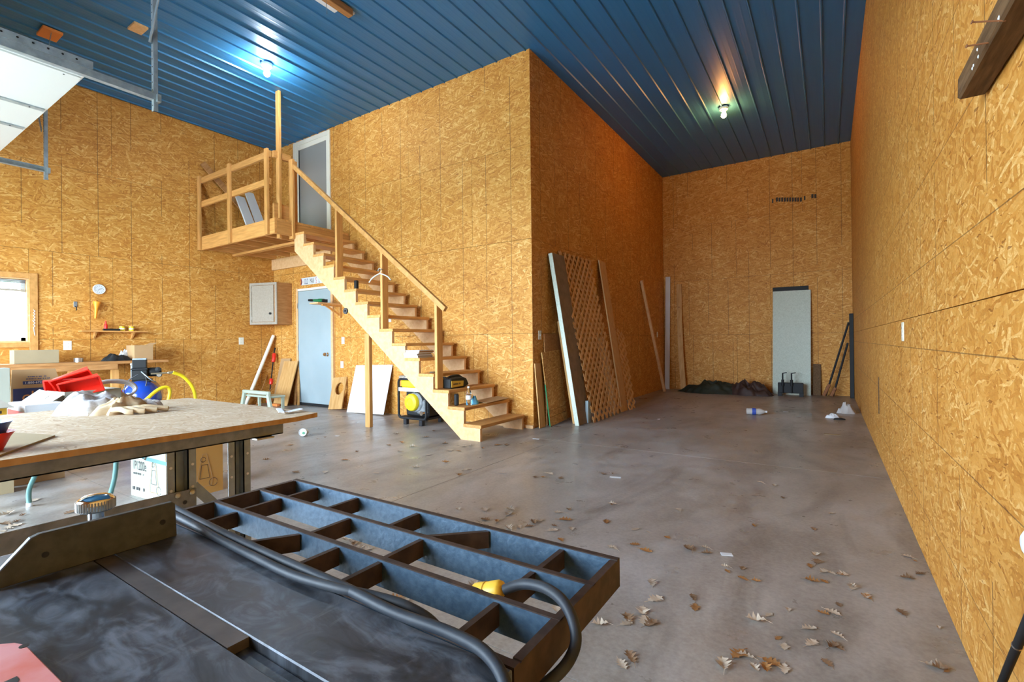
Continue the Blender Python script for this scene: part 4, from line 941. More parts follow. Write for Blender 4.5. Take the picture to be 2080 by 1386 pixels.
# corner cabinet
cb_ = thing('wall_cabinet', 'grey steel wall cabinet with one door in the corner', 'cabinet', (-8.7, 5.1, 1.48))
A = Vector((-8.99, 4.86, 0)); B = Vector((-8.41, 5.04, 0)); d = (B-A).normalized(); n = Vector((d.y, -d.x, 0)); z0, z1 = 1.485, 2.255
foot = [A, B, Vector((-8.41, YF-.002, 0)), Vector((XL+.002, YF-.002, 0)), Vector((XL+.002, 4.87, 0))]
MB().loft([p+Vector((0, 0, z0)) for p in foot], [p+Vector((0, 0, z1)) for p in foot]).build('body', 'fir_dark', cb_)
def slabf(u0, u1, v0, v1, d0, d1, nm, mt, par=cb_, bev=.002):
    q = [A+d*u+Vector((0, 0, v)) for u, v in ((u0, v0), (u1, v0), (u1, v1), (u0, v1))]
    return MB().loft([p+n*d0 for p in q], [p+n*d1 for p in q]).build(nm, mt, par, bev=bev)
Wc = (B-A).length; fwid = .045
for r in ((0, fwid, z0, z1), (Wc-fwid, Wc, z0, z1), (fwid, Wc-fwid, z0, z0+fwid), (fwid, Wc-fwid, z1-fwid, z1)): slabf(*r, .0, .02, 'face_frame', 'cabinet_grey')
dr = slabf(fwid+.006, Wc-fwid-.03, z0+fwid+.006, z1-fwid-.006, .002, .016, 'door', 'cabinet_grey')
slabf(Wc-fwid-.028, Wc-fwid, z0+fwid, z1-fwid, .001, .004, 'gap', 'fir_dark')
kp = A+d*(Wc-fwid-.09)+Vector((0, 0, z0+.2)); o = MB().lathe([(.012, 0), (.012, .01), (.022, .018), (.02, .028), (0, .03)], kp+n*.016, n, 12).build('knob', 'dark_steel', dr)
for v in (z0+.12, z1-.12): slabf(fwid-.004, fwid+.012, v-.03, v+.03, .016, .021, 'hinge', 'steel', dr)
# sign over the blue door
sg = thing('door_sign', 'white sign with red and dark lettering above the blue door', 'sign', (-7.75, YF, 2.2))
s0, s1 = -8.10, -7.10
cbox((s0, YF-.012, 2.195), (s1, YF-.002, 2.325)).build('sign_board', 'white_paint', sg)
sm = lambda x, z: face_m((x, YF-.0125, z), (1, 0, 0), (0, 0, 1))
MB().loft([(s0-.03, YF-.012, 2.21), (s0+.02, YF-.012, 2.21), (s0+.02, YF-.012, 2.31), (s0-.03, YF-.012, 2.31), (s0, YF-.012, 2.26)], [(s0-.03, YF-.004, 2.21), (s0+.02, YF-.004, 2.21), (s0+.02, YF-.004, 2.31), (s0-.03, YF-.004, 2.31), (s0, YF-.004, 2.26)]).build('sign_tail', 'ink_red', sg)
words('THE', .06, sm(-8.075, 2.235), 'ink_red', sg, sx=.36); words('OLD', .14, sm(-8.005, 2.21), 'ink_navy', sg, sx=.42); words('MAN', .14, sm(-7.84, 2.21), 'ink', sg, sx=.42); words("'S", .14, sm(-7.675, 2.21), 'ink_red', sg, sx=.42); words('L', .14, sm(-7.58, 2.21), 'ink_navy', sg, sx=.42)
# bracket shelf with drill
bs = thing('bracket_shelf', 'small pine bracket shelf beside the blue door', 'shelf', (-7.1, YF, 1.6))
xa = px(652, 614, 1, 5.0).x; cbox((-7.18, 4.86, 1.775), (-6.95, YF, 1.80)).build('shelf_board', 'pine_pale', bs, bev=.002)
cbox((-7.0, YF-.04, 1.56), (-6.955, YF, 1.775)).build('bracket', 'pine', bs); MB().beam((-6.98, YF-.03, 1.6), (-6.98, 5.0, 1.77), .03, .03).build('brace', 'pine', bs); cbox((-7.0, 4.95, 1.745), (-6.955, YF-.04, 1.775)).build('bracket', 'pine', bs)
cbox((-7.04, YF-.04, 1.80), (-6.97, YF-.002, 2.02)).build('back_cleat', 'pine', bs)
dp = Vector((-7.1, 4.98, 1.80)); dd = Vector((-.35, -.9, 0)).normalized()
dl = thing('cordless_drill', 'green and black cordless drill lying on the bracket shelf', 'drill', tuple(dp))
MB().lathe([(0, -.12), (.018, -.12), (.02, -.08), (.022, -.075), (.026, -.02), (.034, 0), (.036, .08), (.03, .10), (0, .10)], dp+Vector((0, 0, .038)), -dd, 16).build('motor_body', 'green_plastic', dl)
MB().lathe([(0, -.17), (.016, -.17), (.021, -.13), (.021, -.10), (0, -.10)], dp+Vector((0, 0, .038)), -dd, 14).build('chuck', 'black_plastic', dl)
sp = Vector((-dd.y, dd.x, 0)); MB().beam(dp-dd*.06+Vector((0, 0, .03)), dp-dd*.06+sp*.12+Vector((0, 0, .026)), .045, .04).build('grip', 'black_plastic', dl); MB().beam(dp-dd*.06+sp*.10+Vector((0, 0, .026)), dp-dd*.06+sp*.16+Vector((0, 0, .026)), .08, .05).build('battery', 'black_plastic', dl)
tp_ = px(703, 632, 1, YS-.003)
t = MB().lathe([(.014, 0), (.014, .018), (.042, .018), (.042, 0), (.014, 0)], (tp_.x, YS-.002, tp_.z), (0, -1, 0), 24).build('tape_ring', 'black_rubber', label='black ring of tape hung on the stair stringer', cat='tape roll')
# ================================================================ CORNER CLUTTER
def pole(name, label, cat, a, b, r, mat, n=10): return MB().tube([a, b], r, n).build(name, mat, label=label, cat=cat)
a = Vector((-8.93, 4.72, .01)); b = px(557, 682, 0, XL+.06); b.y = min(b.y, YF-.05)
pole('plastic_pipe', 'long white plastic pipe leaning into the corner', 'pipe', a, b, .032, 'cream_paint', 14)
sl = thing('step_stool', 'pale green plastic step stool before the corner clutter', 'stool', (-8.45, 4.6, 0))
sx0, sx1, sy = -8.62, -8.02, 4.55
sa = px(488, 815, 1, 4.55); sb = px(548, 815, 1, 4.55); h0 = px(500, 796, 1, 4.55).z; x0, x1 = sa.x, sb.x
for x, dx in ((x0, .10), (x1, -.10)): MB().loft([(x-.03, sy, 0), (x+.05 if dx > 0 else x-.05, sy, 0), (x+.05 if dx > 0 else x-.05, sy+.05, 0), (x-.03, sy+.05, 0)] if dx > 0 else [(x-.06, sy, 0), (x+.03, sy, 0), (x+.03, sy+.05, 0), (x-.06, sy+.05, 0)], [(x+dx-.03, sy, h0+.0), (x+dx+.03, sy, h0), (x+dx+.03, sy+.05, h0), (x+dx-.03, sy+.05, h0)]).build('leg', 'chair_green', sl, bev=.008)
MB().box((x0+.06, sy, h0-.03), (x1-.06, sy+.06, h0+.03)).build('top_bar', 'chair_green', sl, bev=.012)
MB().box((x0+.03, sy+.05, .02), (x1-.03, sy+.30, .30)).xf(Matrix.Identity(4)); cbox((x0+.06, sy+.05, .20), (x1-.06, sy+.32, .235)).build('seat', 'chair_green', sl, bev=.01)
for x in (x0+.08, x1-.12): cbox((x, sy+.27, 0), (x+.04, sy+.31, .2)).build('leg', 'chair_green', sl)
tm = thing('string_trimmer', 'red and black long-handled garden trimmer leaning in the corner', 'trimmer', (-8.75, 5.1, 0))
p0 = px(560, 838, 1, 5.0); p0 = Vector((-8.70, 5.02, .03)); p1 = px(557, 716, 1, 5.26)
MB().tube([p0, p1], .011, 8).build('shaft', 'black_plastic', tm)
v = (p1-p0)
for (f0, f1, r) in ((.80, .98, .036), (.36, .47, .034), (.0, .06, .05)): MB().tube(smooth([p0+v*f0, p0+v*((f0+f1)/2)+Vector((.012, 0, 0)), p0+v*f1], 4), [r*.7]+[r]*7+[r*.6], 10).build('housing', 'red_plastic', tm)
MB().tube(smooth([p0+v*.98, p0+v*1.02+Vector((.01, 0, .03)), p0+v*1.02+Vector((.05, -.01, .06))]), .014, 8).build('grip', 'black_plastic', tm)
for k, (u0, u1, X_, lab) in enumerate(((520, 540, -8.85, 'thin brown stick crossing low in the corner clutter, nearer the stool'), (536, 556, -8.8, 'thin brown stick crossing low in the corner clutter, nearer the trimmer'))):
    a = px(u0-14*k, 830-6*k, 1, 4.8); b = px(u1+4, 760+20*k, 1, 5.2); a.z = .012; pole('thin_stick', lab, 'stick', a, b, .009, 'fir_dark', 6)
def lean_y(name, label, cat, xl, xr, yb, yt, zt, mat, th=.018, dz=0, hole=None):
    """panel leaning back against the stair wall"""
    return leaner(name, label, cat, (xl, yb, .002), (xl-.02, yt, zt), (1, 0, 0), xr-xl, th, mat)
lean_y('plywood_panel', 'orange plywood offcut leaning by the trimmer, nearer the blue door', 'panel', -8.56, -8.13, 5.02, 5.26, .80, 'plywood')
lean_y('particle_board', 'taller brown board behind the plywood offcut in the corner', 'panel', -8.72, -8.42, 5.10, 5.30, .845, 'cardboard')
leaner('narrow_offcut', 'narrow dark offcut leaning at the door trim, next to the plywood', 'board', (-8.2, 5.2, .002), (-8.25, YF-.03, .76), (1, 0, 0), .06, .02, 'fir_dark')
leaner('slim_offcut', 'slim reddish strip leaning right at the blue door trim', 'board', (-8.11, 5.22, .002), (-8.2, YF-.04, .70), (1, 0, 0), .03, .03, 'pine')
cbox((-8.46, 4.93, .001), (-8.28, 4.99, .045)).build('brick_block', 'orange_block', label='red block on the floor before the plywood offcut', cat='block', bev=.006)
# board with a round hole
hb = thing('holed_board', 'plywood offcut with a round hole beside the blue door', 'board', mtx=frame(Vector((-7.12, 5.15, .002)), (1, 0, 0), Vector((-.05, .155, .54))))
def ringplate(w_, h_, cx, cz, r, th, n=32):
    out = []; 
    for k in range(n):
        a = 2*math.pi*k/n; c_, s_ = math.cos(a), math.sin(a)
        t_ = min(((w_-cx) if c_ > 0 else cx)/max(abs(c_), 1e-6), ((h_-cz) if s_ > 0 else cz)/max(abs(s_), 1e-6)); out.append((cx+c_*t_, cz+s_*t_))
    inn = [(cx+r*math.cos(2*math.pi*k/n), cz+r*math.sin(2*math.pi*k/n)) for k in range(n)]
    for cxy in ((0, 0), (w_, 0), (w_, h_), (0, h_)):
        i = min(range(n), key=lambda i: (out[i][0]-cxy[0])**2+(out[i][1]-cxy[1])**2); out[i] = cxy
    V = [(x, 0, z) for x, z in out]+[(x, 0, z) for x, z in inn]+[(x, th, z) for x, z in out]+[(x, th, z) for x, z in inn]; F = []
    for k in range(n):
        j = (k+1) % n; F += [(k, j, n+j, n+k), (2*n+j, 2*n+k, 3*n+k, 3*n+j), (n+k, n+j, 3*n+j, 3*n+k), (j, k, 2*n+k, 2*n+j)]
    return MB().add(V, F)
ringplate(.34, .55, .20, .35, .105, .018).build('board', 'plywood', hb, local=True)
lean_y('white_sheet', 'large white board leaning behind the stair support post', 'board', -6.56, -5.70, 5.09, YF-.025, .755, 'white_paint', .008)
# ================================================================ GENERATOR
gn_ = thing('generator', 'yellow and black portable generator under the stairs', 'generator', (-4.72, 4.98, 0))
gx0, gx1, gy0, gy1, gz0, gz1 = -4.98, -4.47, 4.73, 5.16, .09, .62
def hoop(y): 
    r_ = .05; P = []
    for (cx, cz, a0) in ((gx1-r_, gz1-r_, 0), (gx0+r_, gz1-r_, 90), (gx0+r_, gz0+r_, 180), (gx1-r_, gz0+r_, 270)):
        P += [(cx+r_*math.cos(math.radians(a0+q)), y, cz+r_*math.sin(math.radians(a0+q))) for q in (0, 22, 45, 67, 90)]
    return MB().tube(P+[P[0], P[1]], .017, 10).build('frame_hoop', 'dark_steel', gn_)
hoop(gy0); hoop(gy1)
for x in (gx0+.02, gx1-.02):
    for z in (gz0, gz1-.12): MB().tube([(x, gy0, z), (x, gy1, z)], .014, 8).build('frame_tube', 'dark_steel', gn_)
for x in (gx0+.12, gx1-.10):
    for y in (gy0+.02, gy1-.03): cbox((x-.03, y-.03, 0), (x+.03, y+.03, gz0)).build('foot', 'black_rubber', gn_, bev=.006)
cbox((gx0+.03, gy0+.0, gz0-.005), (gx1-.03, gy1, gz0+.012)).build('base_plate', 'dark_steel', gn_)
MB().box((gx0+.015, gy0+.01, gz1-.13), (gx1-.015, gy1-.01, gz1+.0)).build('fuel_tank', 'yellow_plastic', gn_, bev=.03)
MB().box((gx0+.0, gy0-.008, gz1-.005), (gx0+.36, gy0+.16, gz1+.045)).build('tank_cover', 'cabinet_grey', gn_, bev=.015)
MB().tube([(gx0+.17+.055*math.cos(a), gy0-.009, gz1+.02+.018*math.sin(a)) for a in [2*math.pi*k/20 for k in range(21)]], .003, 6).build('emblem', 'ink_navy', gn_)
cbox((gx0+.02, gy0-.02, gz1-.165), (gx1-.06, gy0-.006, gz1-.115)).build('label_band', 'label_white', gn_)
cbox((gx0+.06, gy0+.07, gz0+.02), (gx1-.02, gy1-.05, gz1-.16)).build('engine_block', 'black_plastic', gn_, bev=.02)
cbox((gx0+.26, gy0+.05, gz0+.05), (gx1-.03, gy1-.1, gz0+.26)).build('alternator', 'galv_dark', gn_, bev=.03)
rc = (gx0+.235, gy0+.055, gz0+.215)
MB().lathe([(.135, -.02), (.135, .01), (.12, .022), (0, .022)], (rc[0]+.03, rc[1], rc[2]), (0, -1, 0), 28).build('fan_housing', 'galv_dark', gn_)
rcv = MB().lathe([(.118, 0), (.118, .045), (.105, .062), (.06, .07), (.05, .062), (0, .062)], (rc[0], rc[1]-.01, rc[2]), (0, -1, 0), 32).build('recoil_cover', 'yellow_plastic', gn_)
MB().tube(smooth([(rc[0]+.05, gy0+.05, gz0+.33), (rc[0]+.06, gy0+.0, gz0+.39), (rc[0]+.12, gy0+.02, gz0+.42)]), .006, 6).build('hose', 'galv', gn_)
MB().lathe([(0, 0), (.03, 0), (.03, .05), (0, .05)], (gx1-.09, gy0+.05, gz0+.08), (0, -1, 0), 14).build('filter', 'chrome', gn_)
# ================================================================ THINGS ON THE STAIRS
def step_top(i): return Z0+RISE*i+.038
def step_x(i): return X0-RUN*i
hg = thing('coat_hanger', 'clear plastic coat hanger hooked on the middle handrail post', 'hanger', (-4.835, 4.29, 1.87))
hz = px(768, 556, 1, 4.28).z
for s in (-1, 1): MB().tube(smooth([(-4.835, 4.285, hz), (-4.835+s*.07, 4.285, hz-.02), (-4.835+s*.15, 4.285, hz-.055), (-4.835+s*.20, 4.285, hz-.10)]), [.008]*18+[.011], 8).build('shoulder_arm', 'frosted', hg)
MB().tube([(-4.835+.028*math.sin(a), 4.285, hz+.04-.028*math.cos(a)) for a in [2*math.pi*k/16 for k in range(14)]], .004, 6).build('hook', 'frosted', hg)
MB().tube([(-4.90, 4.285, hz+.045), (-4.77, 4.285, hz+.045)], .004, 6).build('nail', 'dark_steel', hg)
i = 4; zt = step_top(i)
for k in range(7):
    ang = random.uniform(-.06, .06)+.12; m = ['paper', 'cabinet_grey', 'paper', 'canvas_tan', 'paper', 'fir_dark', 'paper'][k]; hh = .013
    c = Vector((step_x(i)-.12+random.uniform(-.015, .015), 4.44+random.uniform(-.015, .015), zt+.001))
    lab = ['bottom-most magazine of the stack on the stair tread', 'second magazine from the bottom of the stack on the stair', 'third magazine from the bottom of the stack on the stair', 'middle magazine of the stack, tan edged', 'third magazine from the top of the stack on the stair', 'brown magazine second from the top of the stair stack', 'topmost white magazine of the stack on the stair tread'][k]
    t = thing('magazine', lab, 'magazine', mtx=Matrix.Translation(c) @ Matrix.Rotation(ang, 4, 'Z'), group='magazines stacked on a stair tread')
    MB().box((-.105, -.145, .0012), (.102, .142, hh-.0012)).build('pages', 'paper', t, local=True); MB().box((-.107, -.145, hh-.0012), (.105, .145, hh)).box((-.107, -.145, 0), (.105, .145, .0012)).box((.102, -.145, 0), (.105, .145, hh)).build('cover', m, t, local=True)
    zt += hh+.0004
# yellow tool case on the third step
i = 2; zt = step_top(i)
tcs = thing('tool_case', 'yellow and black power tool lying on the third stair tread', 'tool', (step_x(i)-.12, 4.63, zt))
xs_ = step_x(i)-.13
P = [(4.43, 0), (4.70, 0), (4.79, .03), (4.74, .11), (4.66, .135), (4.43, .12)]
MB().loft([(xs_-.06, y, zt+.001+z) for y, z in P], [(xs_+.07, y, zt+.001+z) for y, z in P]).build('body', 'black_plastic', tcs, bev=.012)
MB().loft([(xs_+.0705, y, zt+z) for y, z in ((4.44, .015), (4.66, .02), (4.67, .085), (4.44, .095))], [(xs_+.078, y, zt+z) for y, z in ((4.44, .015), (4.66, .02), (4.67, .085), (4.44, .095))]).build('side_panel', 'yellow_dull', tcs, bev=.003)
bars(face_m((xs_+.0785, 4.47, zt+.045), (0, 1, 0), (0, 0, 1)), .13, .022, tcs)
MB().tube(smooth([(xs_, 4.45, zt+.12), (xs_, 4.5, zt+.142), (xs_, 4.66, zt+.147), (xs_, 4.76, zt+.09)]), .014, 8).build('handle', 'black_plastic', tcs)
i = 1; zt = step_top(i)
bt_ = thing('water_bottle', 'clear plastic water bottle standing on the second stair tread', 'bottle', (step_x(i)-.07, 4.50, zt))
bp = Vector((step_x(i)-.075, 4.50, zt))
MB().lathe([(0, 0), (.032, .002), (.034, .02), (.031, .05), (.034, .06), (.034, .12), (.031, .128), (.034, .136), (.030, .16), (.014, .19), (.013, .205), (0, .205)], bp, (0, 0, 1), 20).build('body', 'clear_plastic', bt_)
MB().lathe([(.0346, .068), (.0346, .115)], bp, (0, 0, 1), 20).build('label', 'paper', bt_); MB().lathe([(0, .203), (.015, .203), (.015, .222), (0, .222)], bp, (0, 0, 1), 14).build('cap', 'white_paint', bt_)
clothb('blue_cloth', 'small crumpled blue cloth beside the water bottle on the stair', 'cloth', (step_x(i)-.085, 4.61, zt), .05, .07, .075, .3, 21, 'blue_cloth', nr=10, na=36, fold=.45)
cbox((step_x(i)-.20, 4.37, zt), (step_x(i)-.15, 4.42, zt+.14)).build('dark_jug', 'black_plastic', label='dark upright container at the left end of the second tread', cat='container', bev=.012)
q = [Vector((step_x(1)+.03, 4.72, zt+.004)), Vector((step_x(1)+.05, 5.17, zt+.02)), Vector((step_x(1)-.16, 5.20, zt+.03)), Vector((step_x(1)-.20, 4.76, zt+.012))]
MB().loft(q, [p+Vector((0, 0, .004)) for p in q]).build('thin_board', 'cardboard', label='thin brown hardboard sheet lying on the second stair tread', cat='board')
i = 9; cbox((step_x(i)-.15, 4.40, step_top(i)), (step_x(i)-.10, 4.45, step_top(i)+.13)).build('black_can', 'black_plastic', label='small black can standing on an upper stair tread', cat='can', bev=.008)
i = 3; zt = step_top(i)
for k, (y, lab) in enumerate(((4.37, 'small metal tool on the fourth tread, nearer the stringer'), (4.45, 'small dark tool on the fourth tread, nearer the post'))):
    MB().tube(smooth([(step_x(i)-.08, y-.03, zt+.012), (step_x(i)-.05, y, zt+.014), (step_x(i)-.06, y+.04, zt+.012)]), .008+.003*k, 8).build('hand_tool', 'steel' if k == 0 else 'black_plastic', label=lab, cat='tool')
# ================================================================ BOARDS ALONG THE SHADED WALL
W0 = XB+.002
def lean_x(name, label, cat, y0, xb, yt, zt, width, th, mat, group=None):
    """panel whose foot stands xb from the shaded wall and whose top rests on it; runs +y"""
    P = Vector((W0+xb, y0, .002)); Q = Vector((W0+.001+th, yt, zt))
    m = frame(P, (0, 1, 0), Q-P)
    o = MB().box((0, 0, 0), (width, th, (Q-P).length)).build(name, mat, local=True, label=label, cat=cat, group=group, bev=.002)
    o.location = P; o.rotation_euler = m.to_euler(); return o
lean_x('slim_board', 'slim bare board at the wall corner by the stair foot', 'board', 5.36, .075, 5.35, .83, .15, .016, 'plywood')
lean_x('dark_offcut', 'dark plywood offcut behind the short OSB offcut', 'offcut', 5.60, .05, 5.60, 1.215, .46, .016, 'fir_dark')
oa = thing('osb_offcut', 'short OSB offcut with a green painted edge', 'offcut', mtx=frame(Vector((W0+.13, 5.54, .002)), (0, 1, 0), Vector((-.085, -.06, .97))))
MB().box((0, 0, .2), (.5, .014, .972)).build('board', 'osb_scrap', oa, local=True, bev=.002); MB().box((0, 0, .118), (.5, .014, .197)).build('board', 'osb_scrap', oa, local=True, bev=.002); MB().box((0, 0, 0), (.5, .014, .115)).build('board', 'osb_scrap', oa, local=True, bev=.002)
MB().box((-.003, -.001, .0), (0, .015, .55)).build('painted_edge', 'green_plastic', oa, local=True)
lean_x('ply_strip', 'narrow plywood strip leaning left of the foam-edged panel', 'strip', 5.90, .33, 5.99, 1.40, .012, .06, 'plywood')
lean_x('ply_strip', 'second narrow plywood strip, tight against the foam-edged panel', 'strip', 5.93, .355, 6.02, 1.38, .012, .05, 'pine_pale')
fp = thing('foam_board', 'tall insulation panel with a pale edge leaning left of the lattice', 'panel', mtx=frame(Vector((W0+.425, 5.77, .002)), (0, 1, 0), Vector((-.350, -.04, 2.30))))
MB().box((.012, 0, 0), (.36, .055, 2.33)).build('face', 'foam_face', fp, local=True); MB().box((0, -.001, 0), (.012, .056, 2.33)).build('pale_edge', 'foam', fp, local=True)
def lattice(name, label, M_, w_, h_, mat='lattice', sw_=.043, pitch=.104):
    t = thing(name, label, 'lattice', mtx=M_)
    # two layers of diagonal strips clipped to the panel
    for layer, s in ((0, 1), (1, -1)):
        k = 0; d = pitch*math.sqrt(2); c = -h_ if s > 0 else 0
        c0 = -h_+d*.5 if s > 0 else d*.5
        cmax = w_ if s > 0 else w_+h_
        while c0 < cmax:
            # line x = c0 + s*z
            z0 = max(0, (0-c0)/s if s > 0 else (w_-c0)/s); z1 = min(h_, (w_-c0)/s if s > 0 else (0-c0)/s)
            if z1-z0 > .03:
                a = Vector((c0+s*z0, .003+layer*.0055, z0)); b = Vector((c0+s*z1, .003+layer*.0055, z1))
                MB().beam(a, b, sw_, .005, (0, 1, 0)).build('lattice_strip', mat, t, local=True)
            c0 += d
    return t
lattice('lattice_panel', 'large wooden lattice panel leaning on the shaded wall', frame(Vector((W0+.50, 6.08, .004)), (.0, 1, 0), Vector((-.475, -.05, 2.36))), 1.1, 2.42)
cbox((W0+.40, 6.03, .001), (W0+.44, 6.12, .30)).build('blue_foam_scrap', 'blue_paint', label='pale blue foam scrap behind the foot of the large lattice', cat='foam')
lean_x('dark_plank', 'dark plank leaning in shadow right of the large lattice', 'plank', 7.12, .44, 7.36, 1.18, .03, .12, 'fir_dark')
leaner('tall_plank', 'tall brown plank leaning between the two lattices', 'plank', (W0+.47, 7.24, .002), (W0+.03, 7.44, 2.45), (.0, 1, 0), .25, .022, 'lattice')
lattice('small_lattice', 'smaller lattice offcut behind the tall plank', frame(Vector((W0+.50, 7.47, .004)), (0, 1, 0), Vector((-.40, .52, 1.36))), .30, 1.48)
P = px(1350, 798, 2, 0); Q = px(1303, 570, 0, W0+.032)
MB().beam((P.x, P.y, .03), Q, .055, .05, (1, 0, 0)).build('thin_stud', 'pine_pale', label='thin bare stick slanting against the shaded wall', cat='stick', bev=.003)
leaner('white_trim_board', 'narrow white trim board standing in the far corner', 'board', (-3.15, YB-.10, .002), (-3.12, YB-.03, 2.57), (1, 0, 0), .105, .022, 'white_paint')
wb_ = thing('warped_board', 'knotty greenish board leaning beside the white trim board', 'board', (-2.75, YB-.1, 0))
pts = [(-2.70, YB-.22, .003), (-2.765, YB-.16, .8), (-2.80, YB-.10, 1.6), (-2.82, YB-.035, 2.38)]
mb = MB()
for a, b in zip(pts, pts[1:]): mb.beam(a, b, .11, .022, (0, 1, 0))
mb.build('board', 'plywood', wb_)
for u, z in ((-2.78, 1.2), (-2.80, 1.85)): MB().lathe([(.018, 0), (.018, .002), (0, .002)], (u, YB-.155+.03*(z-1.2), z), (0, -1, 0), 8).build('knot', 'fir_dark', wb_)
# tarps
clothb('green_tarp', 'dark green tarp bunched on the floor at the back wall', 'tarp', (-1.98, 10.76, .001), .72, .27, .17, .0, 31, 'tarp', nr=22, na=90, fold=.5)
clothb('brown_tarp', 'dark brown folded tarp beside the green tarp', 'tarp', (-1.40, 10.72, .001), .52, .22, .20, -.22, 35, 'tarp_brown', nr=22, na=90, fold=.5)
# white panel, its dark backing sheet, clamps, offcut
leaner('dark_sheet', 'dark metal sheet behind the white panel on the back wall', 'sheet', (-.955, YB-.10, .002), (-.95, YB-.012, 2.17), (1, 0, 0), .63, .006, 'dark_steel')
leaner('white_hardboard', 'tall white panel leaning on the back wall', 'panel', (-.96, YB-.19, .002), (-.945, YB-.05, 2.085), (1, 0, 0), .66, .03, 'foam')
leaner('bay_offcut', 'small brown offcut on the floor right of the white panel', 'offcut', (-.27, YB-.12, .002), (-.26, YB-.02, .61), (1, 0, 0), .13, .014, 'weathered_oak')
cl = thing('vise', 'black bench vise with two upright screws before the white panel', 'vise', (-.65, 10.85, 0))
a = px(1580, 780, 1, 10.8).x; b = px(1632, 780, 1, 10.8).x
MB().box((a, 10.78, .06), (b, 10.83, .26)).build('jaw', 'dark_steel', cl, bev=.008); MB().box((a, 10.74, 0), (a+.07, 10.9, .07)).box((b-.07, 10.74, 0), (b, 10.9, .07)).build('foot', 'dark_steel', cl)
for u in (1590, 1608):
    x = px(u, 780, 1, 10.76).x; MB().tube([(x, 10.76, .06), (x, 10.76, .44)], .013, 8).build('screw', 'dark_steel', cl); MB().tube([(x-.01, 10.76, .44), (x+.07, 10.76, .46)], .009, 6).build('screw_handle', 'dark_steel', cl); MB().lathe([(.025, 0), (.025, .12), (0, .12)], (x, 10.76, .2), (0, 0, 1), 10).build('collar', 'dark_steel', cl)
# corner post and poles
cbox((.325, 10.93, .001), (.388, 11.03, 1.57)).build('steel_post', 'dark_steel', label='square black steel post upright in the right back corner', cat='post', bev=.004)
for (u0, v0, u1, v1, lab) in ((1677, 797, 1724, 655, 'long dark pole leaning on the black post, outer one'), (1692, 797, 1722, 697, 'shorter dark pole leaning on the black post, inner one')):
    a = px(u0, v0, 2, 0.012); a = Vector((px(u0, 790, 1, 11.0).x, 11.0, .015)); b = px(u1, v1, 1, 11.05)
    t = thing('long_pole', lab, 'pole', tuple(a)); MB().tube([a, b], .018, 8).build('shaft', 'dark_steel', t); MB().tube([a+Vector((-.03, -.02, 0)), a+(b-a)*.16], .03, 8).build('rusty_foot', 'rust', t)
# stamped marks on the back wall
sm_ = MB()
for u0, u1, v in ((1568, 1572, 408), (1576, 1630, 405), (1633, 1637, 402), (1648, 1660, 398)):
    n_ = max(1, int((u1-u0)/5))
    for k in range(n_):
        a = px(u0+(u1-u0)*k/n_, v+5, 1, YB); b = px(u0+(u1-u0)*(k+.75)/n_, v-4, 1, YB); sm_.box((min(a.x, b.x), YB-.0012, a.z), (max(a.x, b.x), YB-.0002, b.z))
sm_.build('grade_stamp', 'ink', bpy.data.objects['wall_back'], label='faded dark grade stamp')
# ================================================================ RIGHT WALL
bm_ = thing('oak_beam', 'weathered brown timber with nails fixed high on the right wall', 'beam', (.36, 1.9, 1.8))
bx = .325; e0 = px(1944, 205, 0, bx); bz0, by = e0.z, e0.y; bz1 = px(1952, 148, 0, bx).z+.004
sec = [Vector((bx, by, bz0)), Vector((.389, by, bz0)), Vector((.389, by-.01, bz1)), Vector((bx, by-.01, bz1))]
far = Vector((0, -2.3, .0))
MB().loft(sec, [p+far for p in sec]).build('timber', 'weathered_oak', bm_, bev=.006)
for (u, v, u1, v1) in ((1975, 45, 2030, 45), (1964, 94, 2005, 88)):
    b = px(u1, v1, 0, bx); a = px(u, v, 1, b.y-.01)
    nl = MB().tube([a, b+Vector((.01, 0, 0))], .002, 6).build('nail', 'rust', bm_); MB().lathe([(.0045, 0), (.0045, .0015), (0, .0015)], a, (a-b), 8).build('nail_head', 'rust', nl)
# white splashes
rs = random.Random(4)
for k in range(14):
    f_ = rs.uniform(.03, .35); g_ = rs.uniform(.1, .9); p = sec[0].lerp(sec[3], g_)+far*f_
    MB().lathe([(0, 0), (.006*rs.uniform(.5, 1.3), 0), (.003, .0015), (0, .0018)], (p.x-.0003, p.y, p.z), (-1, 0, 0), 7).build('paint_splash', 'paper', bm_)
rp = thing('leaning_rod', 'black rod with a silver ring at the lower right corner', 'rod', (.25, .9, 0))
a = px(2079, 1282, 1, .75); b = px(2035, 1387, 1, .90); d = (b-a).normalized(); up_ = a-d*.14
foot_ = a+d*((a.z-.012)/-d.z)
MB().tube([up_, foot_], .0045, 12).build('shaft', 'dark_steel', rp); MB().lathe([(.0047, 0), (.0052, .001), (.0052, .003), (.0047, .004)], a+d*.05, d, 14).build('ring', 'chrome', rp)
p = px(2089, 1106, 0, XR-.002)
MB().lathe([(0, .0), (.03, 0), (.03, .006), (.02, .012), (0, .013)], (XR, p.y, p.z), (-1, 0, 0), 28).build('cover_disc', 'label_white', label='round white disc on the right wall at the frame edge', cat='disc')
p = px(1786, 800, 0, XR); cbox((XR-.008, p.y-.008, .40), (XR-.001, p.y+.008, .74)).build('thin_strip', 'weathered_oak', label='thin dark strip fixed low on the right wall', cat='strip')
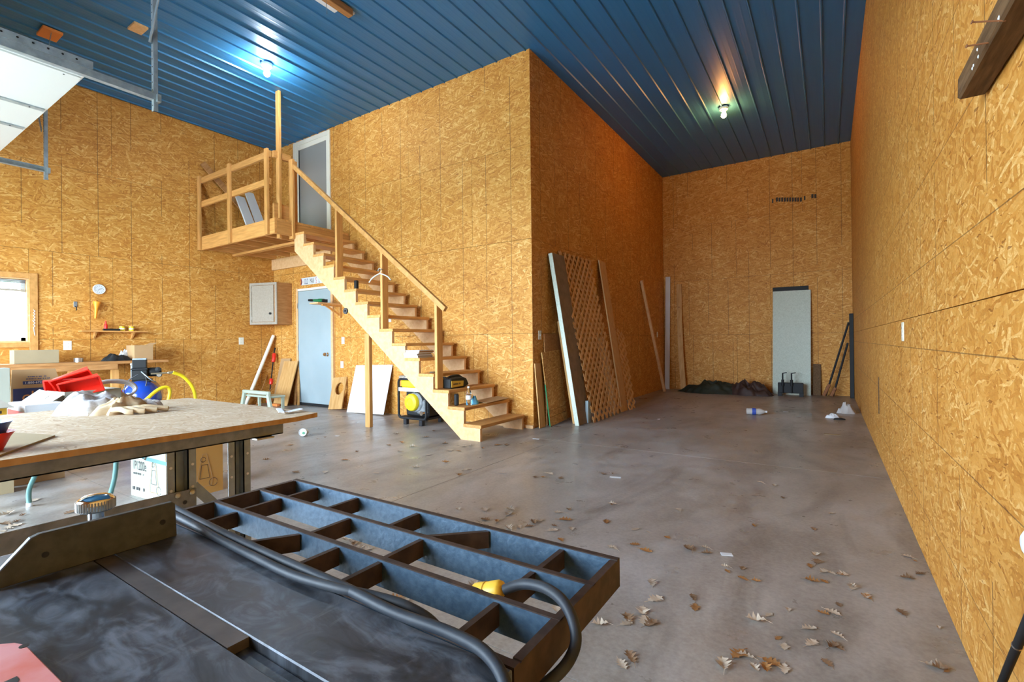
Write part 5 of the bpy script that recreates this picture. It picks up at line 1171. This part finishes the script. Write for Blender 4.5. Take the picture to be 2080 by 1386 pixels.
# ================================================================ LITTER ON THE FLOOR
def at0(u, v): return px(u, v, 2, 0)
p = at0(618, 886)
cu = thing('plastic_cup', 'white plastic cup lying on its side near the workbench', 'cup', (p.x, p.y, 0))
ca = Vector((.55, -.75, .12)).normalized(); c0 = Vector((p.x, p.y, .047))
MB().lathe([(0, -.05), (.036, -.05), (.044, .045), (.046, .05), (.042, .05), (.034, -.044), (0, -.044)], c0, ca, 22).build('cup_wall', 'white_paint', cu); MB().lathe([(0, .02), (.016, .02), (.016, .022), (0, .022)], c0+ca*.022+Vector((.012, 0, -.008)), ca, 14).build('green_label', 'green_plastic', cu); MB().lathe([(0, .04), (.043, .04), (.043, .042), (0, .042)], c0, ca, 22).build('cup_lid', 'paper', cu)
p = at0(1535, 843); bg_ = thing('plastic_bottle', 'crushed clear bottle with a blue label on the bay floor', 'bottle', (p.x, p.y, 0))
ca = Vector((.9, .2, .0)).normalized()
MB().lathe([(0, -.13), (.045, -.12), (.05, -.04), (.042, .0), (.05, .05), (.03, .1), (.014, .13), (0, .13)], (p.x, p.y, .05), ca, 16).build('body', 'plastic_bag', bg_); MB().lathe([(.0505, -.05), (.0505, .0)], (p.x, p.y, .05), ca, 16).build('label', 'blue_plastic', bg_); MB().lathe([(.016, .12), (.016, .15), (0, .15)], (p.x, p.y, .05), ca, 12).build('cap', 'white_paint', bg_)
p = at0(1720, 840); clothb('clear_bag', 'crumpled clear plastic bag by the right wall', 'bag', (p.x, p.y, .001), .12, .09, .10, 0, 41, 'plastic_bag', nr=10, na=32, fold=.5)
p = at0(1690, 849); clothb('paper_wad', 'white crumpled paper on the bay floor before the clear bag', 'paper', (p.x, p.y, .001), .09, .06, .035, .4, 43, 'paper', nr=8, na=26, fold=.5)
p = at0(1705, 853); clothb('black_scrap', 'flat black scrap beside the crumpled paper', 'scrap', (p.x, p.y, .001), .07, .03, .012, .2, 44, 'black_plastic', nr=6, na=20)
def flat(name, label, cat, u, v, w_, d_, ang, mat):
    p = at0(u, v); o = MB().box((-w_/2, -d_/2, .0008), (w_/2, d_/2, .0025)).build(name, mat, local=True, label=label, cat=cat); o.location = (p.x, p.y, 0); o.rotation_euler = (0, 0, ang)
flat('price_tag', 'white rectangular tag on the floor in mid picture', 'tag', 1250, 970, .09, .035, .25, 'paper')
flat('paper_sheet', 'small pale paper lying flat in the deep bay', 'paper', 1690, 883, .16, .07, .1, 'cardboard_pale')
flat('paper_chip', 'white paper chip on the floor before the stair foot corner', 'paper', 1089, 892, .08, .025, .1, 'paper')
flat('oval_paper', 'white oval paper scrap on the floor between saw and right wall', 'paper', 1476, 1127, .055, .035, .4, 'paper')
flat('paper_flake', 'small white flake on the floor right of the white cup', 'paper', 685, 886, .05, .03, .3, 'paper')
flat('foam_crumb', 'white crumb on the floor by the foot of the slanting stick', 'crumb', 1338, 852, .035, .03, 0, 'paper')
flat('paper_bit', 'tiny white bit near the crushed bottle', 'paper', 1596, 837, .07, .04, .2, 'paper')
# fallen leaves
def leaf_mesh(seed, curl):
    rr = random.Random(seed); n = 9; L = 1.0; half = []
    for k in range(n+1):
        t = k/n; w_ = .30*math.sin(math.pi*min(1, t*1.02))**.7*(1+(.45 if k % 2 else -.45)) if 0 < k < n else .02
        half.append((t-.5, w_*rr.uniform(.85, 1.15)))
    V = []; F = []
    def zc(x, y): return curl*(y*y*2.6+.55*x*x)+.05*math.sin(9*x+seed)*curl+.03
    for x, w_ in half: V += [(x, -w_, zc(x, -w_)), (x, 0, zc(x, 0)-.01), (x, w_*rr.uniform(.8, 1.1), zc(x, w_)*rr.uniform(.8, 1.3))]
    for k in range(n): F += [(3*k, 3*k+3, 3*k+4, 3*k+1), (3*k+1, 3*k+4, 3*k+5, 3*k+2)]
    m = MB().add(V, F, True); m.beam((-.5, 0, zc(-.5, 0)-.01), (-.78, .06, .02), .02, .015)
    mn = min(v.z for v in m.v)
    for v in m.v: v.z -= mn-.01
    return m
LM = []
for k in range(6):
    for mt in ('leaf_brown', 'leaf_orange', 'leaf_pale'):
        o = leaf_mesh(k*5+1, (.10, .28, .5, .2, .4, .15)[k]).build('x', mt, local=True); LM.append((o.data, mt)); bpy.data.objects.remove(o)
Z1 = [(115, 270), (170, 270), (165, 433), (520, 465), (135, 530), (290, 570), (360, 583), (460, 612), (165, 668), (350, 685), (290, 650), (665, 668), (675, 697), (575, 675), (380, 855), (770, 770), (785, 795), (865, 832), (865, 780), (940, 848), (1255, 708), (1225, 765), (1265, 742), (1300, 795), (1340, 803), (1390, 812), (1240, 848), (1305, 850), (1455, 878), (1525, 928), (400, 945), (600, 935), (610, 990), (1005, 1030), (1110, 1000), (1300, 1020), (1350, 1015), (100, 1080), (250, 1045), (245, 1075), (330, 1010), (340, 1060), (375, 1075), (935, 1058), (1220, 1103), (1370, 1135), (1055, 1155), (1090, 1200), (1235, 1180), (1350, 1195), (220, 1295), (265, 1255), (760, 1295), (840, 1240), (880, 1248), (930, 1310), (990, 1315), (1025, 1285), (1090, 1320), (1315, 1283), (1380, 975), (925, 550), (1245, 568), (1340, 485), (960, 318), (1035, 335), (1080, 400)]
Z2 = [(430, 585), (35, 765), (95, 835), (170, 890), (375, 985), (600, 1310), (635, 1325), (570, 1300), (10, 1190), (410, 660), (450, 685), (510, 700), (480, 760), (410, 785), (500, 770), (590, 1075)]
Z3 = [(275, 88), (190, 145), (700, 122), (1080, 175), (1170, 175), (1250, 135), (1380, 185), (175, 555), (480, 555), (790, 555), (770, 600), (500, 672), (630, 690), (1060, 700), (1010, 750), (890, 760), (1110, 695), (765, 770), (1300, 745), (1350, 590), (1475, 555), (1440, 675), (1510, 785), (1290, 800), (1380, 910), (1920, 700), (1980, 490), (1985, 1000), (1900, 140)]
Z4 = [(165, 985), (590, 1030), (700, 940), (400, 1165), (1120, 1160), (1220, 1150), (930, 1215), (1720, 1140), (250, 1105), (1050, 1225), (1390, 1190), (860, 1120)]
Z5 = [(46, 1048), (14, 1046), (34, 1061), (9, 1066), (18, 1075), (69, 1017), (145, 1041), (5, 1080), (25, 1070)]
Z6 = [(720, 1105), (690, 1110), (735, 1112), (705, 1098), (745, 1117), (830, 1162), (838, 1166), (845, 1278), (1130, 1238), (805, 1218), (820, 1224), (960, 1190)]
Z7 = [(660, 889), (645, 892), (725, 918), (790, 905), (812, 918), (700, 935), (845, 950), (765, 962), (930, 905), (905, 940), (590, 905), (540, 935), (600, 960), (660, 960), (1010, 905), (870, 925)]
ZS = [([(1180+x/2.635, 860+y/2.635) for x, y in Z1], 'curled dry oak leaf on the open floor between saw and right wall', .075), ([(1700+x/2.853, 900+y/2.853) for x, y in Z2], 'dry leaf scrap swept along the foot of the right wall', .06),
      ([(900+x/5.78, 940+y/5.78) for x, y in Z3], 'dry leaf on the floor just beyond the saw wing', .085), ([(780+x/6.93, 740+y/6.93) for x, y in Z4], 'dry leaf on the floor before the foot of the stairs', .10),
      (Z5, 'dry leaf on the floor left of the folding table legs', .10), (Z6, 'dry leaf on the floor seen through the saw wing', .075), (Z7, 'dry leaf on the floor between workbench and stairs', .08)]
rl_ = random.Random(12)
for pts, lab, size in ZS:
    for (u, v) in pts:
        p = at0(u, v)
        if not (p.x < XR-.04): continue
        d, mt = rl_.choice(LM+[q for q in LM if q[1] == 'leaf_pale']); o = bpy.data.objects.new('oak_leaf', d); COL.objects.link(o)
        s = size*.8*rl_.uniform(.55, 1.3); o.location = (p.x, p.y, .001); o.scale = (s, s*rl_.uniform(.7, 1.1), s); o.rotation_euler = (0, 0, rl_.uniform(0, 6.28))
        tone = {'leaf_brown': 'dark brown', 'leaf_orange': 'rusty orange', 'leaf_pale': 'pale tan'}[mt]
        bits = o.scale[0] > size*.85 and 'large' or (o.scale[0] < size*.7 and 'tiny' or 'small')
        if 'open floor' in lab: sub_ = 'far out on the floor, midway to the back wall' if v < 1030 else ('on the open floor right of the saw wing corner' if u < 1440 and v < 1260 else ('on the open floor at the bottom of the picture' if v >= 1260 else 'on the open floor toward the right wall'))
        else: sub_ = lab.replace('curled dry oak leaf ', '').replace('dry leaf scrap ', '').replace('dry leaf ', '')
        tag(o, f'{bits} {tone} dry leaf {sub_}', 'leaf', 'dry leaves '+sub_)
